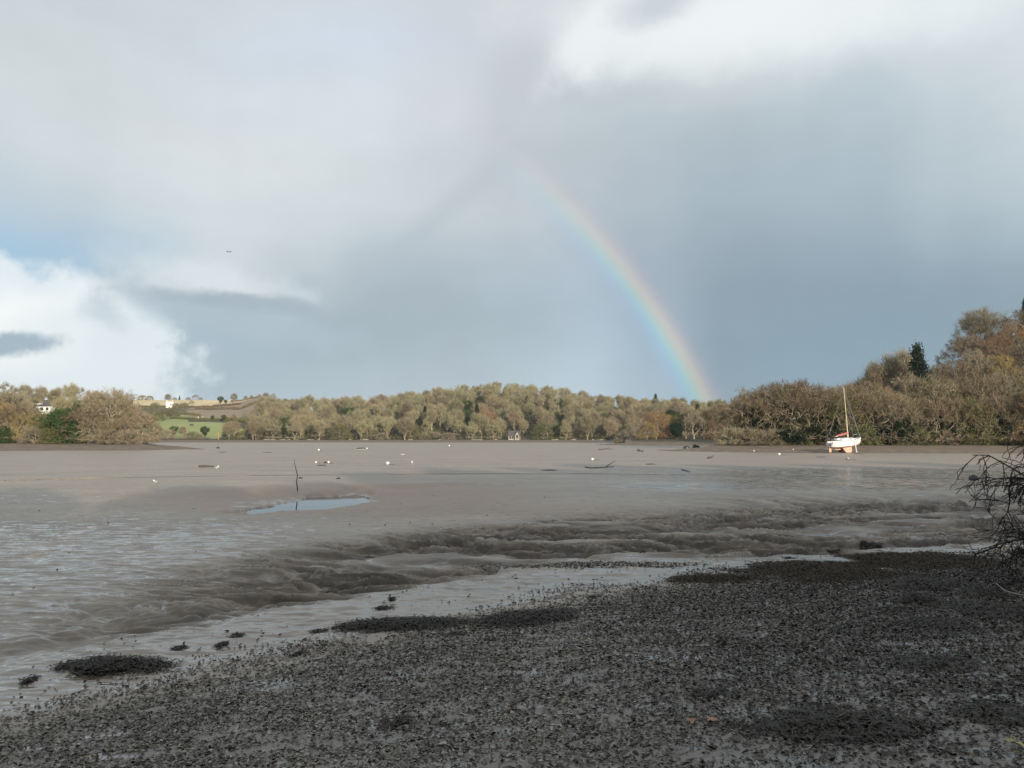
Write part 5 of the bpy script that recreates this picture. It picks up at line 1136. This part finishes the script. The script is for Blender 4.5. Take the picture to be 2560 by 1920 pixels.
def strands(cx, cy, rx, ry, h, n, rng, base=None, L=(.10, .34), w=.0065, rot=0.):
    """wrack: a low mound plus many curling flat strands; returns V, faces in world space"""
    nu, nv = 40, 9; V = []; a = np.linspace(0, 2*np.pi, nu, endpoint=False); c_, s_ = math.cos(rot), math.sin(rot)
    edge = 1+.62*fbm(np.cos(a)*1.5+cx, np.sin(a)*1.5+cy, 4, 5)+.08*noise(np.cos(a)*7+cx, np.sin(a)*7, 9)
    vs = []
    for j in range(nv+1):
        r = j/nv; x = r*rx*edge*np.cos(a); y = r*ry*edge*np.sin(a); X = cx+x*c_-y*s_; Y = cy+x*s_+y*c_
        z = H(X, Y)+h*(1-r**2.2)*(.8+.7*fbm(X*5, Y*5, 3, 7))-.01*(j == nv)-.004; vs.append(np.stack([X, Y, z], 1))
    V = np.concatenate(vs); F_ = np.array([(j*nu+i, j*nu+(i+1) % nu, (j+1)*nu+(i+1) % nu, (j+1)*nu+i) for j in range(nv) for i in range(nu)])
    t = rng.uniform(0, 2*np.pi, n); r = rng.uniform(0, 1.22, n)**.55; e = np.interp(t, np.append(a, 2*np.pi), np.append(edge, edge[0]))
    x = r*rx*e*np.cos(t); y = r*ry*e*np.sin(t); X = cx+x*c_-y*s_; Y = cy+x*s_+y*c_
    Z = H(X, Y)+h*np.clip(1-r**2.2, 0, 1)*.95+.003; d = rng.uniform(0, 2*np.pi, n); Ls = rng.uniform(L[0], L[1], n); k = 6
    pts = []; p = np.stack([X, Y, Z], 1); ph = d.copy()
    for i in range(k):
        pts.append(p.copy()); ph = ph+rng.normal(size=n)*.75; zz = rng.normal(size=n)*.16+.24*(i < 2)-.22*(i > 2)
        st = np.stack([np.cos(ph), np.sin(ph), zz], 1)*(Ls/k)[:, None]; p = p+st; g = H(p[:, 0], p[:, 1])+.002; p[:, 2] = np.maximum(p[:, 2], g)
    ws = w*rng.uniform(.5, 1.6, n)
    S = []
    for i in range(k):
        q = pts[min(i+1, k-1)]-pts[max(i-1, 0)]; sd = np.cross(q, [0, 0, 1]); sd /= np.linalg.norm(sd, axis=1)[:, None]+1e-9; sd[:, 2] += .5*rng.normal(size=n); ww = (ws*(1-.6*i/k))[:, None]
        S += [pts[i]-sd*ww, pts[i]+sd*ww]
    SV = np.stack(S, 1).reshape(-1, 3); b = (np.arange(n)*2*k)[:, None]+len(V); i = np.arange(k-1)[None]*2
    SF = np.stack([b+i, b+i+1, b+i+3, b+i+2], -1).reshape(-1, 4)
    return np.concatenate([V, SV]), np.concatenate([F_, SF])
def clump(u, y, wpx, hpx, label, h=.10, n=None, m=WEED, rot=0., dens=1.):
    v = G(u, y); kx = v.y/F; rx = wpx/2*kx; top, bot = G(u, y-hpx/2), G(u, y+hpx/2); ry = max(.12, abs(top.y-bot.y)/2*.85); rng = np.random.default_rng(int(u*7+y))
    n = n or int(260*rx*ry*math.pi*dens*4)
    V, Fc = strands(v.x, v.y, rx, ry, h, int(max(n, 60)*1.5), rng, L=(.07, min(.32, max(.10, rx*.45))), rot=rot); o = mesh_np('seaweed_clump', V, Fc, m); tag(o, label, 'seaweed', 'dark seaweed heaps on the mud'); return o
clump(278, 1664, 250, 46, 'broad flat seaweed heap at the lower left, nearest the left edge', .05)
clump(1018, 1563, 292, 30, 'long seaweed heap in the middle of the beach, left of the rounder one', .07)
clump(1326, 1549, 228, 36, 'rounded seaweed heap in the middle of the beach, right of the long one', .08)
for u, y, w, h, lb in ((1135, 1588, 76, 16, 'small seaweed tuft below the gap between two big heaps'), (448, 1622, 40, 11, 'small seaweed tuft above the lower left heap'), (822, 1488, 50, 8, 'small flat weed streak at the foot of the mud ridges'), (958, 1521, 56, 8, 'thin weed streak above the long seaweed heap'), (1844, 1427, 42, 10, 'small spiky weed tuft on pale mud right of centre'),
                       (590, 1593, 28, 8, 'tiny weed tuft between the left heap and the beach edge'), (555, 1613, 30, 6, 'tiny flat weed scrap beside the beach edge, left'), (795, 1580, 36, 8, 'tiny weed tuft left of the long seaweed heap'), (745, 1637, 30, 10, 'small weed tuft on the litter edge below the long heap'), (75, 1702, 34, 7, 'small weed scrap at the far lower left edge'), (2180, 1372, 60, 8, 'dark weed streak on pale mud at the right'), (2085, 1384, 45, 7, 'narrow weed tuft on pale mud left of the bush'), (1975, 1397, 34, 6, 'small weed scrap on pale mud, right of centre'),
                       (1480, 1494, 30, 5, 'tiny weed scrap at the top of the litter, centre'), (980, 1498, 18, 8, 'tiny upright weed tuft above the long heap')):
    clump(u, y, w*.75, h*.7, lb, .022)
for u, y, w, h, lb in ((2060, 1432, 330, 60, 'wide brown weed bank along the beach edge at the right'), (1800, 1449, 240, 22, 'thin brown weed fringe at the beach edge, right of centre'), (2300, 1405, 330, 46, 'brown weed bank reaching the bare bush')):
    clump(u, y, w, h, lb, .05, m=WEEDB, dens=.6)
for u, y, w, h, lb in ((1780, 1737, 130, 26, 'small dark weed patch in the lower litter, right of centre'), (2090, 1815, 460, 90, 'large dark weed patch at the lower right'), (990, 1812, 90, 26, 'small dark weed patch in the lower litter, left of centre'), (2340, 1660, 210, 46, 'dark weed patch at the right, below the bush'), (2500, 1790, 190, 60, 'dark weed patch at the lower right edge'),
                       (2300, 1466, 130, 44, 'black weed heap below the bare bush, left'), (2410, 1478, 120, 50, 'black weed heap under the bare bush, middle'), (2300, 1505, 120, 22, 'low black weed heap in front of the bush'), (2500, 1530, 220, 70, 'black weed heap under the bush at the right edge'), (2330, 1560, 170, 34, 'dark weed strip at the right, below the bush heaps')):
    clump(u, y, w, h, lb, .045 if y > 1520 else .13, dens=.6)
# fallen leaves that stand out
def leaf(u, y, s, col, label, tip=.25):
    v = G(u, y); rg = random.Random(int(u)); n = 15; V = [(0, 0, .012)]
    for i in range(n):
        a = 2*math.pi*i/n; r = s*(1 if i % 3 else .55)*(1.15 if i in (1, 2) else .9)*rg.uniform(.85, 1.1); V.append((math.cos(a)*r, math.sin(a)*r*.8, .012+abs(math.sin(a*1.5))*s*tip))
    e = empty('fallen_leaf', (v.x, v.y, v.z+.01), rg.uniform(0, 6)); e.rotation_euler = (R(12), R(8), e.rotation_euler[2])
    m = plain('leaf_'+label.split()[0], col, .6, .2, 30.)
    MB().add(V, [(0, 1+i, 1+(i+1) % n) for i in range(n)]).build('blade', m, e, True); MB().tube([(s*.8, 0, .02), (s*1.5, s*.1, .03), (s*2, s*.35, .02)], s*.03, 4).build('stalk', m, e)
    tag(e, label, 'leaf')
leaf(2538, 1868, .075, (.36, .33, .12), 'yellow-green fallen leaf at the lower right corner')
leaf(2458, 1552, .06, (.50, .36, .22), 'tan fallen leaf near the right edge under the bush')
leaf(1727, 1811, .05, (.34, .19, .12), 'reddish brown fallen leaf on the litter, lower right of centre')
leaf(1778, 1806, .045, (.38, .22, .15), 'pinkish brown fallen leaf beside the reddish one')
leaf(1985, 1578, .05, (.20, .19, .16), 'grey fallen leaf on the litter, right of centre')
leaf(2272, 1452, .05, (.34, .27, .16), 'dull tan fallen leaf beside the black weed heaps')
def stick(pts, r, label, m=DRIFT):
    P = [G(u, y)+Vector((0, 0, z)) for u, y, z in pts]; o = P[0].copy(); ob = MB().tube([p-o for p in P], [r*(1-.6*i/(len(P)-1)) for i in range(len(P))], 6).build('stick', m, None, True); ob.location = o; tag(ob, label, 'stick')
PALE = plain('pale_peeled_stick', (.24, .22, .19), .7, .15, 20.)
stick([(2575, 1500, .05), (2540, 1497, .07), (2512, 1487, .06), (2490, 1477, .12), (2472, 1477, .08), (2462, 1482, .01)], .012, 'pale curved stick on the dark weed at the right edge', PALE)
stick([(2350, 1533, .05), (2400, 1555, .06), (2450, 1575, .03), (2470, 1590, .02)], .010, 'thin dark straight twig on the litter at the right', DARKW)
stick([(840, 1560, .01), (838, 1572, .10), (846, 1580, .05), (860, 1584, .01)], .008, 'small crooked twig at the left end of the long seaweed heap', DARKW)
def bush():
    """bare thorny bush reaching in from the right, outermost twigs over the mud"""
    rg = random.Random(21); mb = {0: MB(), 1: MB()}; tips = []
    root = Vector((11.6, 12.6, gz(11.6, 12.6)))
    e = empty('bare_bush', root)
    def grow(p, d, L, r, lvl):
        n = 5 if lvl < 2 else 4; P = [p.copy()]; q = p.copy(); dd = d.copy()
        for i in range(n):
            dd = (dd+Vector((rg.gauss(0, .22), rg.gauss(0, .22), rg.gauss(0, .2)-.03*(lvl > 1)))).normalized(); dd = (dd-Vector((0, 0, .22*(q.z > 1.3)))).normalized(); q = q+dd*L/n; P.append(q.copy())
        mb[0 if lvl < 2 else 1].tube(P, [max(.0055, r*(1-.5*i/n)) for i in range(n+1)], 5 if lvl < 2 else 4, cap=False)
        if lvl >= 4: return
        for k in range((8, 7, 6, 4, 2)[lvl]):
            t = rg.uniform(.25, 1); i = min(n-1, int(t*n)); pp = P[i].lerp(P[i+1], t*n-i)
            nd = (dd*.75+Vector((rg.gauss(0, .55), rg.gauss(0, .55), rg.gauss(.05, .5)))).normalized()
            grow(pp, nd, L*rg.uniform(.42, .68), r*.55, lvl+1)
    for ax, ay, az_, L in ((-.95, .1, .38, 2.9), (-.8, -.3, .5, 2.6), (-.9, .5, .26, 2.9), (-1, -.2, .10, 3.3), (-.95, .25, .05, 3.2), (-.7, .2, .6, 2.5), (-.4, 0, .9, 2.0), (.3, .2, .8, 2.0), (-.8, -.5, .2, 2.7), (.7, -.3, .6, 2.0), (-.6, .7, .4, 2.2), (-.95, -.15, .20, 3.5), (-.98, .05, .28, 3.3), (-.9, .3, .18, 2.4), (-.85, -.3, .34, 2.3), (-.95, .1, .5, 2.2), (-.8, .35, .4, 2.4)):
        grow(Vector((rg.uniform(-.5, .5), rg.uniform(-.4, .4), 0)), Vector((ax, ay, az_)).normalized(), L*(.74 if az_ < .45 else .52), .050, 0)
    for k in range(64):      # low suckers round the foot
        grow(Vector((rg.uniform(-2.2, .8), rg.uniform(-1.4, .8), 0)), Vector((rg.uniform(-1, .6), rg.uniform(-.6, .6), rg.uniform(.2, .8))).normalized(), rg.uniform(.7, 1.2), .014, 2)
    BB = plain('dark_thorn_bark', (.034, .027, .021), .85, .3, 20.)
    mb[0].build('stems', BB, e, True); mb[1].build('twigs', BB, e)
    tag(e, 'bare dark thorny bush reaching in over the mud from the right edge', 'bush')
bush()

# ------------------------------------------------------------------ thin air between here and the far fields
def haze():
    m = bpy.data.materials.new('thin_haze'); m.use_nodes = True; t = m.node_tree; t.nodes.clear()
    v = N(t, 'ShaderNodeVolumePrincipled'); v.inputs['Color'].default_value = (.80, .88, .97, 1); v.inputs['Density'].default_value = .00010; v.inputs['Anisotropy'].default_value = 0.
    o = N(t, 'ShaderNodeOutputMaterial'); t.links.new(v.outputs[0], o.inputs['Volume'])
    h = MB().box(-3700, 3700, -3700, 3700, -3, 78).build('haze', m); tag(h, 'thin blue air haze over the whole estuary', 'haze', kind='stuff')
haze()

# ------------------------------------------------------------------ labels: tell look-alikes apart by their order from the left
def order_labels():
    W_ = 'first second third fourth fifth sixth seventh eighth ninth tenth eleventh twelfth thirteenth fourteenth fifteenth'.split(); C_ = 'one two three four five six seven eight nine ten eleven twelve thirteen fourteen fifteen'.split()
    d = {}
    for o in COL.objects:
        if o.parent is None and 'label' in o and 'viewpoint' not in o['label'] and o.get('kind') is None: d.setdefault(o['label'], []).append(o)
    for l, os_ in d.items():
        n = len(os_)
        if n < 2 or n > 15: continue
        os_.sort(key=lambda o: o.location.x/max(1, o.location.y))
        for i, o in enumerate(os_):
            q = ('leftmost' if i == 0 else 'rightmost' if i == n-1 else W_[i]); t = f'{l}, {q} of {C_[n-1]}'
            if len(t.split()) > 16: t = t.replace(' bare', '', 1).replace(' the ', ' ')
            o['label'] = t
order_labels()
